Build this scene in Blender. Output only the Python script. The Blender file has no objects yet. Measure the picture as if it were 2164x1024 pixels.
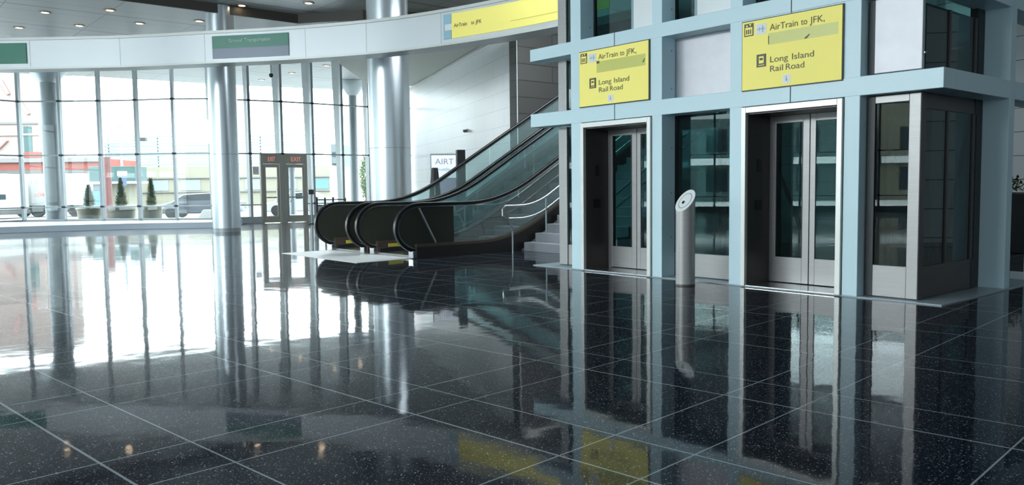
import bpy, bmesh, math, random
from mathutils import Vector, Matrix
random.seed(7)
C = bpy.context.scene.collection
SC = bpy.context.scene
PI = math.pi
R = math.radians

# ------------------------------------------------------------------ camera
cd = bpy.data.cameras.new('camera')
cd.sensor_width = 36.0
cd.sensor_fit = 'HORIZONTAL'
cd.lens = 1699.1 / 2164 * 36.0
cd.clip_end = 1000
cam = bpy.data.objects.new('camera', cd)
C.objects.link(cam)
_p, _r, _y = .0684, -.0121, .0009
_cp, _sp, _cr, _sr = math.cos(_p), math.sin(_p), math.cos(_r), math.sin(_r)
_rt = Vector((1, 0, 0)); _up = Vector((0, _sp, _cp)); _fw = Vector((0, _cp, -_sp))
_rt, _up = _rt * _cr + _up * _sr, _rt * (-_sr) + _up * _cr
_m = Matrix.Rotation(_y, 3, 'Z') @ Matrix((_rt, _up, -_fw)).transposed()
cam.matrix_world = Matrix.Translation((0, 0, 1.25)) @ _m.to_4x4()
SC.camera = cam

# ------------------------------------------------------------------ world, light, exposure
SC.view_settings.view_transform = 'Standard'
SC.view_settings.look = 'None'
SC.view_settings.gamma = 1
SC.view_settings.use_curve_mapping = False
SC.view_settings.exposure = 0.22
w = bpy.data.worlds.new('World'); SC.world = w; w.use_nodes = True
bg = w.node_tree.nodes['Background']
bg.inputs[0].default_value = (0.90, 0.97, 1.0, 1)
# overcast sky, much brighter above the haze that lies along the horizon
_tc = w.node_tree.nodes.new('ShaderNodeTexCoord'); _sx = w.node_tree.nodes.new('ShaderNodeSeparateXYZ')
_mr = w.node_tree.nodes.new('ShaderNodeMapRange'); _mr.interpolation_type = 'SMOOTHSTEP'
for _k, _v in ((1, .075), (2, .15), (3, 3.4), (4, 11.0)): _mr.inputs[_k].default_value = _v
w.node_tree.links.new(_tc.outputs['Generated'], _sx.inputs[0]); w.node_tree.links.new(_sx.outputs[2], _mr.inputs[0])
w.node_tree.links.new(_mr.outputs[0], bg.inputs[1])
SC.cycles.use_denoising = True
SC.cycles.max_bounces = 10
SC.cycles.diffuse_bounces = 5
SC.cycles.glossy_bounces = 6
SC.cycles.transparent_max_bounces = 24
SC.cycles.sample_clamp_indirect = 8
SC.cycles.caustics_reflective = False

def area_light(name, loc, aim, sx, sy, watts, col):
    l = bpy.data.lights.new(name, 'AREA'); l.shape = 'RECTANGLE'; l.size = sx; l.size_y = sy
    l.energy = watts; l.color = col
    o = bpy.data.objects.new(name, l); C.objects.link(o)
    o.location = loc
    o.rotation_euler = (Vector(aim) - Vector(loc)).to_track_quat('-Z', 'Y').to_euler()
    return o
# unseen fill light added high at the left to brighten the lift block
area_light('left_fill_light', (-17.0, 1.0, 5.6), (3.0, 12.0, 1.0), 12, 2.0, 1600, (0.86, 0.96, 1.0))

area_light('rear_fill_light', (-4.0, -8.8, 3.4), (-4.0, 10.0, 3.0), 30, 5.0, 440, (0.80, 0.93, 1.0))  # soft fill added in front of the solid rear wall, no window there
area_light('escalator_well_fill', (1.6, 18.2, 6.72), (1.0, 18.4, 0), 5, 4, 900, (0.88, 0.96, 1.0))  # fill added under the closed ceiling to brighten the escalator area

# ------------------------------------------------------------------ materials
def mat(name, col, rough=.5, metal=0.0, spec=.5, emit=None, es=0, noise=None, bump=None, coat=0):
    m = bpy.data.materials.new(name); m.use_nodes = True
    nt = m.node_tree; b = nt.nodes['Principled BSDF']
    b.inputs['Base Color'].default_value = (*col, 1)
    b.inputs['Roughness'].default_value = rough
    b.inputs['Metallic'].default_value = metal
    b.inputs['Specular IOR Level'].default_value = spec
    b.inputs['Coat Weight'].default_value = coat
    if emit:
        b.inputs['Emission Color'].default_value = (*emit, 1)
        b.inputs['Emission Strength'].default_value = es
    if noise:
        sc, amt, stretch = noise
        tc = nt.nodes.new('ShaderNodeTexCoord'); mp = nt.nodes.new('ShaderNodeMapping')
        mp.inputs['Scale'].default_value = stretch
        nz = nt.nodes.new('ShaderNodeTexNoise'); nz.inputs['Scale'].default_value = sc; nz.inputs['Detail'].default_value = 5
        nt.links.new(tc.outputs['Object'], mp.inputs[0]); nt.links.new(mp.outputs[0], nz.inputs['Vector'])
        mx = nt.nodes.new('ShaderNodeMix'); mx.data_type = 'RGBA'
        mx.inputs[6].default_value = (*[c * (1 - amt) for c in col], 1)
        mx.inputs[7].default_value = (*[min(1, c * (1 + amt)) for c in col], 1)
        nt.links.new(nz.outputs[0], mx.inputs[0]); nt.links.new(mx.outputs[2], b.inputs['Base Color'])
        if bump:
            bp = nt.nodes.new('ShaderNodeBump'); bp.inputs['Strength'].default_value = bump; bp.inputs['Distance'].default_value = .01
            nt.links.new(nz.outputs[0], bp.inputs['Height']); nt.links.new(bp.outputs[0], b.inputs['Normal'])
    return m

def glass(name, tint, base=.06, gain=.94, rough=0.0):
    m = bpy.data.materials.new(name); m.use_nodes = True
    nt = m.node_tree; nt.nodes.clear()
    out = nt.nodes.new('ShaderNodeOutputMaterial')
    tr = nt.nodes.new('ShaderNodeBsdfTransparent'); tr.inputs[0].default_value = (*tint, 1)
    gl = nt.nodes.new('ShaderNodeBsdfGlossy'); gl.inputs['Roughness'].default_value = rough
    gl.inputs[0].default_value = (.95, 1, 1, 1)
    lw = nt.nodes.new('ShaderNodeLayerWeight'); lw.inputs[0].default_value = .5
    pw = nt.nodes.new('ShaderNodeMath'); pw.operation = 'POWER'; pw.inputs[1].default_value = 5
    ma = nt.nodes.new('ShaderNodeMath'); ma.operation = 'MULTIPLY_ADD'; ma.inputs[1].default_value = gain; ma.inputs[2].default_value = base
    mx = nt.nodes.new('ShaderNodeMixShader')
    nt.links.new(lw.outputs['Facing'], pw.inputs[0]); nt.links.new(pw.outputs[0], ma.inputs[0]); nt.links.new(ma.outputs[0], mx.inputs[0])
    nt.links.new(tr.outputs[0], mx.inputs[1]); nt.links.new(gl.outputs[0], mx.inputs[2]); nt.links.new(mx.outputs[0], out.inputs[0])
    return m

def tiled(name, col, joint, xdir, tw, th, rough=.3, jw=.012, stagger=0.0, z0=0.0, var=.06, spec=.5):
    """wall cladding: running coordinate along xdir (world), courses of height th, joints jw wide"""
    m = bpy.data.materials.new(name); m.use_nodes = True
    nt = m.node_tree; b = nt.nodes['Principled BSDF']; N = nt.nodes.new; Lk = nt.links.new
    b.inputs['Roughness'].default_value = rough; b.inputs['Specular IOR Level'].default_value = spec
    g = N('ShaderNodeNewGeometry')
    d = N('ShaderNodeVectorMath'); d.operation = 'DOT_PRODUCT'; d.inputs[1].default_value = (*xdir, 0)
    sp = N('ShaderNodeSeparateXYZ'); Lk(g.outputs['Position'], d.inputs[0]); Lk(g.outputs['Position'], sp.inputs[0])
    cmb = N('ShaderNodeCombineXYZ')
    zz = N('ShaderNodeMath'); zz.operation = 'SUBTRACT'; zz.inputs[1].default_value = z0; Lk(sp.outputs[2], zz.inputs[0])
    Lk(d.outputs['Value'], cmb.inputs[0]); Lk(zz.outputs[0], cmb.inputs[1])
    br = N('ShaderNodeTexBrick'); br.offset = stagger; br.inputs['Scale'].default_value = 1
    br.inputs['Brick Width'].default_value = tw; br.inputs['Row Height'].default_value = th
    br.inputs['Mortar Size'].default_value = jw / 2; br.inputs['Mortar Smooth'].default_value = .1
    br.inputs['Color1'].default_value = (*[c * (1 - var) for c in col], 1)
    br.inputs['Color2'].default_value = (*[min(1, c * (1 + var)) for c in col], 1)
    br.inputs['Mortar'].default_value = (*joint, 1)
    Lk(cmb.outputs[0], br.inputs['Vector']); Lk(br.outputs['Color'], b.inputs['Base Color'])
    return m

def floor_material():
    m = bpy.data.materials.new('polished_dark_terrazzo'); m.use_nodes = True
    nt = m.node_tree; b = nt.nodes['Principled BSDF']; N = nt.nodes.new; Lk = nt.links.new
    g = N('ShaderNodeNewGeometry')
    def fam(nx, ny, off, per, gap, w1, w2):
        d = N('ShaderNodeVectorMath'); d.operation = 'DOT_PRODUCT'; d.inputs[1].default_value = (nx, ny, 0)
        Lk(g.outputs['Position'], d.inputs[0])
        outs = []
        for o_, w_ in ((off, w1), (off + gap, w2)):
            s = N('ShaderNodeMath'); s.operation = 'SUBTRACT'; s.inputs[1].default_value = o_; Lk(d.outputs['Value'], s.inputs[0])
            pp = N('ShaderNodeMath'); pp.operation = 'PINGPONG'; pp.inputs[1].default_value = abs(per) / 2; Lk(s.outputs[0], pp.inputs[0])
            lt = N('ShaderNodeMath'); lt.operation = 'LESS_THAN'; lt.inputs[1].default_value = w_ / 2; Lk(pp.outputs[0], lt.inputs[0])
            outs.append(lt)
        return outs
    a = math.radians(136.617); c = math.radians(45.215)
    L = fam(-math.sin(a), math.cos(a), -1.32735, 1.48198, -.42743, .013, .010) + fam(-math.sin(c), math.cos(c), .49864, 1.49125, .4534, .008, .009)
    cur = L[0]
    for o in L[1:]:
        mx = N('ShaderNodeMath'); mx.operation = 'MAXIMUM'; Lk(cur.outputs[0], mx.inputs[0]); Lk(o.outputs[0], mx.inputs[1]); cur = mx
    # aggregate chips
    def chips(scale, thr):
        v = N('ShaderNodeTexVoronoi'); v.inputs['Scale'].default_value = scale; Lk(g.outputs['Position'], v.inputs['Vector'])
        sc_ = N('ShaderNodeSeparateColor'); Lk(v.outputs['Color'], sc_.inputs[0])
        gt = N('ShaderNodeMath'); gt.operation = 'GREATER_THAN'; gt.inputs[1].default_value = thr; Lk(sc_.outputs[0], gt.inputs[0])
        lt = N('ShaderNodeMath'); lt.operation = 'LESS_THAN'; lt.inputs[1].default_value = .30; Lk(v.outputs['Distance'], lt.inputs[0])
        mu = N('ShaderNodeMath'); mu.operation = 'MULTIPLY'; Lk(gt.outputs[0], mu.inputs[0]); Lk(lt.outputs[0], mu.inputs[1])
        mu2 = N('ShaderNodeMath'); mu2.operation = 'MULTIPLY'; Lk(mu.outputs[0], mu2.inputs[0]); Lk(sc_.outputs[1], mu2.inputs[1])
        return mu2
    c1, c2 = chips(70, .80), chips(130, .62)
    cm = N('ShaderNodeMath'); cm.operation = 'MAXIMUM'; Lk(c1.outputs[0], cm.inputs[0]); Lk(c2.outputs[0], cm.inputs[1])
    ns = N('ShaderNodeTexNoise'); ns.inputs['Scale'].default_value = .8; Lk(g.outputs['Position'], ns.inputs['Vector'])
    base = N('ShaderNodeMix'); base.data_type = 'RGBA'
    base.inputs[6].default_value = (.006, .009, .018, 1); base.inputs[7].default_value = (.011, .016, .029, 1)
    Lk(ns.outputs[0], base.inputs[0])
    m1 = N('ShaderNodeMix'); m1.data_type = 'RGBA'; Lk(cm.outputs[0], m1.inputs[0]); Lk(base.outputs[2], m1.inputs[6]); m1.inputs[7].default_value = (.42, .48, .52, 1)
    m2 = N('ShaderNodeMix'); m2.data_type = 'RGBA'; Lk(cur.outputs[0], m2.inputs[0]); Lk(m1.outputs[2], m2.inputs[6]); m2.inputs[7].default_value = (.34, .38, .40, 1)
    Lk(m2.outputs[2], b.inputs['Base Color'])
    b.inputs['Roughness'].default_value = .045
    b.inputs['IOR'].default_value = 1.2
    b.inputs['Coat Weight'].default_value = .10; b.inputs['Coat Roughness'].default_value = .32; b.inputs['Coat IOR'].default_value = 1.35
    wv = N('ShaderNodeTexNoise'); wv.inputs['Scale'].default_value = 2.2; wv.inputs['Detail'].default_value = 2
    Lk(g.outputs['Position'], wv.inputs['Vector'])
    bp = N('ShaderNodeBump'); bp.inputs['Strength'].default_value = .035; bp.inputs['Distance'].default_value = .05
    Lk(wv.outputs[0], bp.inputs['Height']); Lk(bp.outputs[0], b.inputs['Normal'])
    return m

M = {}
M['floor'] = floor_material()
M['paint'] = mat('pale_blue_painted_steel', (.65, .85, .92), .38, 0, .5)
M['paint_in'] = mat('blue_grey_painted_steel', (.30, .42, .48), .42)
M['steel'] = mat('brushed_stainless_steel', (.37, .36, .355), .42, .4, noise=(3, .10, (1, 1, 30)))
M['steel_panel'] = mat('mottled_stainless_panel', (.60, .59, .62), .5, .4, noise=(5, .10, (1, 1, 1)))
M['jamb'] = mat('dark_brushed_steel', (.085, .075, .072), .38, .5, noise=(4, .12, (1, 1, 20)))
M['trim'] = mat('bright_door_trim', (.70, .70, .67), .35, .3)
M['dark'] = mat('black_rubber', (.008, .008, .010), .35)
M['gasket'] = mat('dark_gasket', (.02, .025, .028), .5)
M['column'] = mat('stainless_column_cladding', (.60, .66, .70), .30, .80, noise=(2, .06, (1, 1, .2)))
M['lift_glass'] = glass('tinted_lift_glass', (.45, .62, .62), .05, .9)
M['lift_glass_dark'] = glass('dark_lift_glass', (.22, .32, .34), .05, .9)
M['window_glass'] = glass('window_glass', (.93, .97, .97), .04, .9)
M['esc_glass'] = glass('green_balustrade_glass', (.80, .90, .90), .09, .9)
_nt = M['esc_glass'].node_tree                       # pale haze painted into the balustrade glass to lighten it
_o = _nt.nodes['Material Output']; _l = _o.inputs[0].links[0].from_socket
_d = _nt.nodes.new('ShaderNodeBsdfDiffuse'); _d.inputs[0].default_value = (.62, .78, .80, 1)
_x = _nt.nodes.new('ShaderNodeMixShader'); _x.inputs[0].default_value = .10
_nt.links.new(_l, _x.inputs[1]); _nt.links.new(_d.outputs[0], _x.inputs[2]); _nt.links.new(_x.outputs[0], _o.inputs[0])
M['yellow'] = mat('yellow_sign_face', (.96, .87, .25), .55, 0, .2, (1, .86, .22), .16, noise=(1.5, .05, (1, 1, 1)))  # weak emission added to lift the brightness of the sign faces
M['yellow_patch'] = mat('olive_yellow_cover_strip', (.70, .70, .17), .35)
M['ink'] = mat('sign_black_ink', (.10, .10, .05), .5)
M['ink_soft'] = mat('sign_faded_ink', (.30, .30, .14), .5)
M['white'] = mat('white_sign_face', (.85, .87, .87), .4)
M['grey_ink'] = mat('grey_ink', (.45, .50, .62), .5)
M['cyan_ink'] = mat('pale_blue_ink', (.35, .60, .72), .5)
M['green'] = mat('green_sign_face', (.035, .22, .15), .35)
M['sign_grey'] = mat('slate_sign_face', (.20, .25, .33), .3)
M['mint'] = mat('mint_lettering', (.55, .80, .72), .5)
M['band'] = mat('pale_metal_fascia', (.70, .74, .77), .42, .25, noise=(.8, .04, (1, 1, 1)))
M['band_rim'] = mat('fascia_rim', (.66, .68, .66), .4, .2)
M['mullion'] = mat('grey_mullion_metal', (.36, .40, .42), .4, .4)
M['fin'] = mat('pale_grey_fin', (.50, .54, .55), .5)
M['bronze'] = mat('bronze_door_metal', (.34, .33, .29), .4, .5)
M['sill'] = mat('pale_blue_plinth', (.62, .72, .82), .45)
M['plate'] = mat('pale_landing_plate', (.93, .95, .95), .45)
M['plate2'] = mat('pale_stone_threshold', (.42, .50, .55), .3)
M['olive'] = mat('dark_olive_newel_panel', (.045, .048, .038), .35, 0, .5)
M['skirt'] = mat('dark_skirt_cladding', (.060, .055, .052), .35, .4)
M['inner_skirt'] = mat('brown_steel_inner_skirt', (.30, .24, .20), .28, .85)
M['truss'] = mat('grey_brown_truss_cladding', (.13, .125, .125), .5, .2)
M['tread'] = mat('escalator_tread', (.20, .20, .20), .45, .6)
M['chrome'] = mat('polished_steel_strip', (.55, .56, .58), .2, .95)
M['copper'] = mat('brown_inner_deck', (.20, .15, .12), .28, .6)
M['stone'] = mat('grey_stair_stone', (.34, .36, .39), .5, noise=(20, .08, (1, 1, 1)))
M['stair_side'] = mat('dark_stair_side', (.10, .10, .11), .5)
M['rail'] = mat('satin_rail', (.50, .55, .56), .3, .8)
M['yellow_mark'] = mat('yellow_safety_mark', (.85, .75, .08), .5)
M['black'] = mat('black_matte', (.010, .010, .012), .5)
M['lit_white'] = mat('glowing_white_panel', (.8, .85, .9), .5, emit=(.85, .93, 1), es=.45)  # glow added to brighten the white part of the advertising board
M['purple'] = mat('lavender_poster', (.52, .47, .60), .5, emit=(.6, .55, .75), es=.10, noise=(3, .25, (1, 1, 1)))  # faint glow added to the picture colour as well
M['ceil_near'] = tiled('dark_grey_metal_ceiling', (.13, .145, .155), (.05, .05, .05), (.765, .644), 1, 1)
M['lamp'] = mat('warm_downlight', (1, .9, .75), .5, emit=(1, .80, .55), es=14)
M['lamp_ring'] = mat('bronze_downlight_ring', (.35, .25, .18), .4, .6)
M['fascia_brown'] = mat('dark_bronze_bulkhead', (.055, .05, .042), .5)
M['plaster'] = mat('grey_wall_finish', (.30, .31, .32), .6)
M['asphalt'] = mat('street_asphalt', (.22, .23, .24), .8)
M['pave'] = mat('pale_pavement', (.52, .53, .52), .8)
M['red_building'] = mat('red_brick_render', (.17, .04, .028), .8, noise=(2, .3, (1, 1, 1)))
M['pink_building'] = mat('washed_pink_wall', (.22, .18, .165), .8)
M['pink_strut'] = mat('faded_pink_steel', (.34, .20, .19), .7)
M['teal_far'] = mat('dark_teal_facade', (.06, .10, .10), .7)
M['beige'] = mat('beige_concrete', (.17, .165, .125), .8, noise=(.6, .1, (1, 1, 1)))
M['beige_line'] = mat('grey_ledge', (.12, .12, .12), .8)
M['louvre'] = mat('blue_grey_louvre', (.16, .20, .23), .6)
M['truck_white'] = mat('white_truck_body', (.27, .275, .27), .5)
M['truck_dark'] = mat('truck_underbody', (.05, .05, .05), .6)
M['rubber'] = mat('tyre', (.02, .02, .02), .8)
M['truck_ink'] = mat('faded_grey_lettering', (.16, .165, .17), .6)
M['red_ink'] = mat('red_lettering', (.55, .05, .03), .5)
M['teal'] = mat('teal_panel', (.025, .065, .065), .6)
M['sky_blue'] = mat('pale_blue_booth', (.06, .14, .17), .5)
M['maroon'] = mat('maroon_post', (.12, .04, .04), .6)
M['car_dark'] = mat('slate_car_paint', (.05, .065, .08), .25, .2, coat=.6)
M['car_silver'] = mat('silver_car_paint', (.45, .48, .5), .25, .4, coat=.6)
M['car_glass'] = mat('car_glass', (.02, .03, .035), .1)
M['leaf'] = mat('conifer_foliage', (.06, .10, .035), .8, noise=(12, .5, (1, 1, 1)))
M['bark'] = mat('bark', (.12, .08, .05), .9)
M['planter'] = mat('cream_concrete_planter', (.21, .20, .155), .8)
M['soil'] = mat('planter_soil', (.06, .045, .03), .9)
M['tower_grey'] = mat('grey_far_building', (.09, .11, .12), .8)
M['ext_col'] = mat('pale_exterior_column', (.19, .22, .24), .4, .3)
M['skin'] = mat('skin', (.45, .28, .20), .6)
M['cloth_blue'] = mat('blue_clothing', (.10, .13, .24), .8)
M['lift_inner'] = mat('dark_shaft_metal', (.05, .06, .065), .5, .3)

def panel_mat(name, col, rough, metal):
    """ceiling panels: thin dark joints on a 1.47 x 2.6 m module aligned with the lights"""
    m = bpy.data.materials.new(name); m.use_nodes = True
    nt = m.node_tree; b = nt.nodes['Principled BSDF']; N = nt.nodes.new; Lk = nt.links.new
    b.inputs['Roughness'].default_value = rough; b.inputs['Metallic'].default_value = metal
    g = N('ShaderNodeNewGeometry'); cur = None
    for d_, off, per, wd in (((-.644, .765), -.73, 1.47, .03), ((.765, .644), 1.3, 2.6, .03), ((-.644, .765), 0.02, 2.94, .10)):
        d = N('ShaderNodeVectorMath'); d.operation = 'DOT_PRODUCT'; d.inputs[1].default_value = (*d_, 0); Lk(g.outputs['Position'], d.inputs[0])
        s = N('ShaderNodeMath'); s.operation = 'SUBTRACT'; s.inputs[1].default_value = off; Lk(d.outputs['Value'], s.inputs[0])
        pp = N('ShaderNodeMath'); pp.operation = 'PINGPONG'; pp.inputs[1].default_value = per / 2; Lk(s.outputs[0], pp.inputs[0])
        lt = N('ShaderNodeMath'); lt.operation = 'LESS_THAN'; lt.inputs[1].default_value = wd / 2; Lk(pp.outputs[0], lt.inputs[0])
        if cur is None: cur = lt
        else:
            mx = N('ShaderNodeMath'); mx.operation = 'MAXIMUM'; Lk(cur.outputs[0], mx.inputs[0]); Lk(lt.outputs[0], mx.inputs[1]); cur = mx
    mix = N('ShaderNodeMix'); mix.data_type = 'RGBA'; mix.inputs[6].default_value = (*col, 1); mix.inputs[7].default_value = (*[c * .45 for c in col], 1)
    Lk(cur.outputs[0], mix.inputs[0]); Lk(mix.outputs[2], b.inputs['Base Color'])
    return m
M['ceil_near'] = panel_mat('dark_grey_ceiling_panels', (.62, .65, .66), .40, .15)
M['ceil_far'] = panel_mat('grey_ceiling_panels', (.34, .35, .34), .45, .2)

# ------------------------------------------------------------------ mesh helpers
class MB:
    def __init__(s): s.bm = bmesh.new()
    def box(s, x0, x1, y0, y1, z0, z1):
        v = [s.bm.verts.new((x, y, z)) for x in (x0, x1) for y in (y0, y1) for z in (z0, z1)]
        for f in ((0, 1, 3, 2), (4, 6, 7, 5), (0, 4, 5, 1), (2, 3, 7, 6), (0, 2, 6, 4), (1, 5, 7, 3)):
            s.bm.faces.new([v[i] for i in f])
        return s
    def prism(s, pts, axis, a0, a1):
        """polygon pts (2-D) extruded along axis ('x','y','z') from a0 to a1; 2-D coords are the other two axes in order"""
        def P(p, a):
            if axis == 'z': return (p[0], p[1], a)
            if axis == 'y': return (p[0], a, p[1])
            return (a, p[0], p[1])
        A = [s.bm.verts.new(P(p, a0)) for p in pts]; B = [s.bm.verts.new(P(p, a1)) for p in pts]
        s.bm.faces.new(A); s.bm.faces.new(list(reversed(B)))
        n = len(pts)
        for i in range(n): s.bm.faces.new([A[i], B[i], B[(i + 1) % n], A[(i + 1) % n]])
        return s
    def strip(s, outer, inner, y0, y1):
        """ribbon solid between two (x,z) polylines, thick from y0 to y1"""
        n = len(outer); g = []
        for p, q in zip(outer, inner):
            g.append([s.bm.verts.new((p[0], y0, p[1])), s.bm.verts.new((p[0], y1, p[1])), s.bm.verts.new((q[0], y1, q[1])), s.bm.verts.new((q[0], y0, q[1]))])
        for i in range(n - 1):
            for k in range(4):
                s.bm.faces.new([g[i][k], g[i][(k + 1) % 4], g[i + 1][(k + 1) % 4], g[i + 1][k]])
        s.bm.faces.new(g[0]); s.bm.faces.new(list(reversed(g[-1])))
        return s
    def tube(s, path, r, n=10, cap=True, ry=None):
        path = [Vector(p) for p in path]; rings = []
        prev = None
        for i, p in enumerate(path):
            t = (path[min(i + 1, len(path) - 1)] - path[max(i - 1, 0)]).normalized()
            if prev is None:
                a = Vector((0, 0, 1)) if abs(t.z) < .9 else Vector((1, 0, 0))
                u = t.cross(a).normalized()
            else:
                u = (prev - t * prev.dot(t)).normalized()
            prev = u; v = t.cross(u)
            rr = r[i] if isinstance(r, (list, tuple)) else r
            rings.append([s.bm.verts.new(p + u * rr * math.cos(2 * PI * k / n) + v * (ry or rr) * math.sin(2 * PI * k / n)) for k in range(n)])
        for a, b in zip(rings, rings[1:]):
            for k in range(n): s.bm.faces.new([a[k], a[(k + 1) % n], b[(k + 1) % n], b[k]])
        if cap: s.bm.faces.new(list(reversed(rings[0]))); s.bm.faces.new(rings[-1])
        return s
    def lathe(s, prof, n=32, cx=0, cy=0):
        rings = [[s.bm.verts.new((cx + r * math.cos(2 * PI * k / n), cy + r * math.sin(2 * PI * k / n), z)) for k in range(n)] for r, z in prof]
        for a, b in zip(rings, rings[1:]):
            for k in range(n): s.bm.faces.new([a[k], a[(k + 1) % n], b[(k + 1) % n], b[k]])
        s.bm.faces.new(list(reversed(rings[0]))); s.bm.faces.new(rings[-1])
        return s
    def build(s, name, m, parent=None, bevel=0, smooth=False):
        bmesh.ops.recalc_face_normals(s.bm, faces=s.bm.faces)
        me = bpy.data.meshes.new(name); s.bm.to_mesh(me); s.bm.free()
        me.materials.append(m)
        o = bpy.data.objects.new(name, me); C.objects.link(o)
        if parent: o.parent = parent
        if smooth:
            for p in me.polygons: p.use_smooth = True
            try: me.set_sharp_from_angle(angle=R(35))
            except Exception: pass
        if bevel:
            b = o.modifiers.new('bevel', 'BEVEL'); b.width = bevel; b.segments = 2; b.limit_method = 'ANGLE'
        return o

def thing(name, label, cat, loc=(0, 0, 0), rz=0, group=None):
    o = bpy.data.objects.new(name, None); C.objects.link(o)
    o.empty_display_size = .2
    o.location = loc; o.rotation_euler = (0, 0, rz)
    tag(o, label, cat, group); return o
def tag(o, label, cat, group=None):
    o['label'] = label; o['category'] = cat
    if group: o['group'] = group
    return o
def struct(o):
    o['kind'] = 'structure'; return o
def s_empty(name, loc=(0, 0, 0), rz=0):
    o = bpy.data.objects.new(name, None); C.objects.link(o); o.location = loc; o.rotation_euler = (0, 0, rz)
    return struct(o)
def dup(root, loc, rz=None, label=None, group=None):
    r = root.copy(); C.objects.link(r); r.location = loc
    if rz is not None: r.rotation_euler = (0, 0, rz)
    if label: r['label'] = label
    if group: r['group'] = group
    for ch in list(root.children):
        c = ch.copy(); C.objects.link(c); c.parent = r
        for g in ch.children:
            d = g.copy(); C.objects.link(d); d.parent = c
    return r
def text(name, body, size, pos, xdir, ydir, m, parent=None, width=None, ext=.001):
    """flat lettering: pos = left end of the baseline, xdir reading direction, ydir up, in the parent's space"""
    cu = bpy.data.curves.new(name, 'FONT'); cu.body = body; cu.size = size; cu.extrude = ext
    to = bpy.data.objects.new(name, cu); C.objects.link(to)
    dg = bpy.context.evaluated_depsgraph_get(); dg.update()
    me = bpy.data.meshes.new_from_object(to.evaluated_get(dg))
    bpy.data.objects.remove(to); me.materials.clear(); me.materials.append(m)
    X = Vector(xdir).normalized(); Y = Vector(ydir).normalized(); Z = X.cross(Y)
    sx = 1.0
    if width:
        xs = [v.co.x for v in me.vertices]; sx = width / max(1e-6, max(xs) - min(xs))
    for v in me.vertices: v.co = X * v.co.x * sx + Y * v.co.y + Z * v.co.z
    o = bpy.data.objects.new(name, me); C.objects.link(o); o.location = pos
    if parent: o.parent = parent
    return o
def smooth_path(pts, n=8):
    out = []
    for i in range(len(pts) - 1):
        p0 = Vector(pts[max(i - 1, 0)]); p1 = Vector(pts[i]); p2 = Vector(pts[i + 1]); p3 = Vector(pts[min(i + 2, len(pts) - 1)])
        for k in range(n):
            t = k / n
            out.append(.5 * ((2 * p1) + (p2 - p0) * t + (2 * p0 - 5 * p1 + 4 * p2 - p3) * t * t + (3 * p1 - p0 - 3 * p2 + p3) * t ** 3))
    out.append(Vector(pts[-1])); return out

RZ = R(40.11)                       # the lifts and the escalators share this plan angle
DS = Vector((math.cos(RZ), math.sin(RZ), 0)); DF = Vector((-math.sin(RZ), math.cos(RZ), 0))
LK = Vector((4.33, 8.07, 0))        # near corner of the lift block; local x = depth, local y = along the front
EK = Vector((-2.65, 13.59, 0))      # near corner of the escalator landing plate; local x = run, local y = across

ZN, ZF = 6.8, 6.55                  # ceiling heights

# ------------------------------------------------------------------ glass wall line (plan)
GW = [(-21.0, -9.0), (-23.0, -2.0), (-24.3, 5.0), (-24.8, 12.0), (-24.2, 18.0), (-22.8, 22.4), (-20.9, 26.2),
      (-19.15, 30.0), (-18.12, 30.1)]
def ray_xy(px, depth): return ((px - 1082) / 1699.1 * depth + .0009 * depth * -1, depth)
for px, dp in ((52, 30.05), (138, 30.1), (220, 30.15), (298, 30.0), (375, 29.75), (452, 29.85), (533, 30.5), (600, 31.1), (665, 31.9), (727, 32.75), (784, 33.5), (838, 34.0)):
    GW.append(ray_xy(px, dp))
GW = GW[:7] + GW[9:]
END_W = (-3.3, 34.0)

# ------------------------------------------------------------------ structure: floor, ceilings, walls
m_ = MB(); m_.prism([(-24.8, -9.5), (13.5, -9.5), (13.5, 36), (-24.8, 36)], 'z', -.3, 0)
struct(m_.build('floor', M['floor']))

# bulkhead line between the two ceiling heights
f0 = Vector((-12.1, 21.5, 0)) - DS * 22; f1 = Vector((-12.1, 21.5, 0)) + DS * 26
n0 = DF
m_ = MB()
A = f0; B = f1
BP = [(A.x, A.y), (-6.75, 26.0), (-4.6, 25.5), (1.0, 27.0), (13.6, 29.5)]
m_.prism(BP + [(13.6, -9.6), (-22.5, -9.6), (-26.5, -2)], 'z', ZN, ZN + .25)
struct(m_.build('ceiling', M['ceil_near']))
far = BP + [(13.6, 41), (-3.5, 44.5), (-8.5, 43.6), (-14, 41), (-19, 37.5), (-22.8, 35.6), (-27, 31), (-29.5, 24), (-31, 14), (-31.5, 6)]
m_ = MB(); m_.prism(far, 'z', ZF, ZF + .5)
struct(m_.build('ceiling', M['ceil_far']))
m_ = MB(); m_.prism(BP + [(x + .02, y - .06) for x, y in reversed(BP)], 'z', ZF - .03, ZN)
struct(m_.build('trim_1', M['fascia_brown']))

# white tiled wall (from the corner by the escalators out through the glass line) and the grey one behind the escalators
WC = Vector((.17, 22.0, 0)); WE = Vector((-4.3, 34.8, 0))
wd = (WE - WC).normalized(); wn = Vector((-wd.y, wd.x, 0))
M['white_tile'] = tiled('white_wall_tiles', (.90, .93, .94), (.55, .60, .63), (wd.x, wd.y), 1.9, .49, .28, .010, .5, 0.05, .02)
M['grey_tile'] = tiled('grey_wall_tiles', (.075, .075, .072), (.03, .03, .03), (DS.x, DS.y), 2.6, .45, .4, .022, .5, 0.10, .10)
M['pale_tile'] = tiled('pale_grey_wall_tiles', (.55, .60, .62), (.10, .12, .13), (0, 1), 2.4, .6, .4, .02, 0, .1, .05)
m_ = MB()
e = WC + wd * 15.5
o_ = -wn * .35
m_.prism([(WC.x, WC.y), (e.x, e.y), (e.x + o_.x, e.y + o_.y), (WC.x + o_.x + .05, WC.y + o_.y + .3)], 'z', 0, 5.5)
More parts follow.
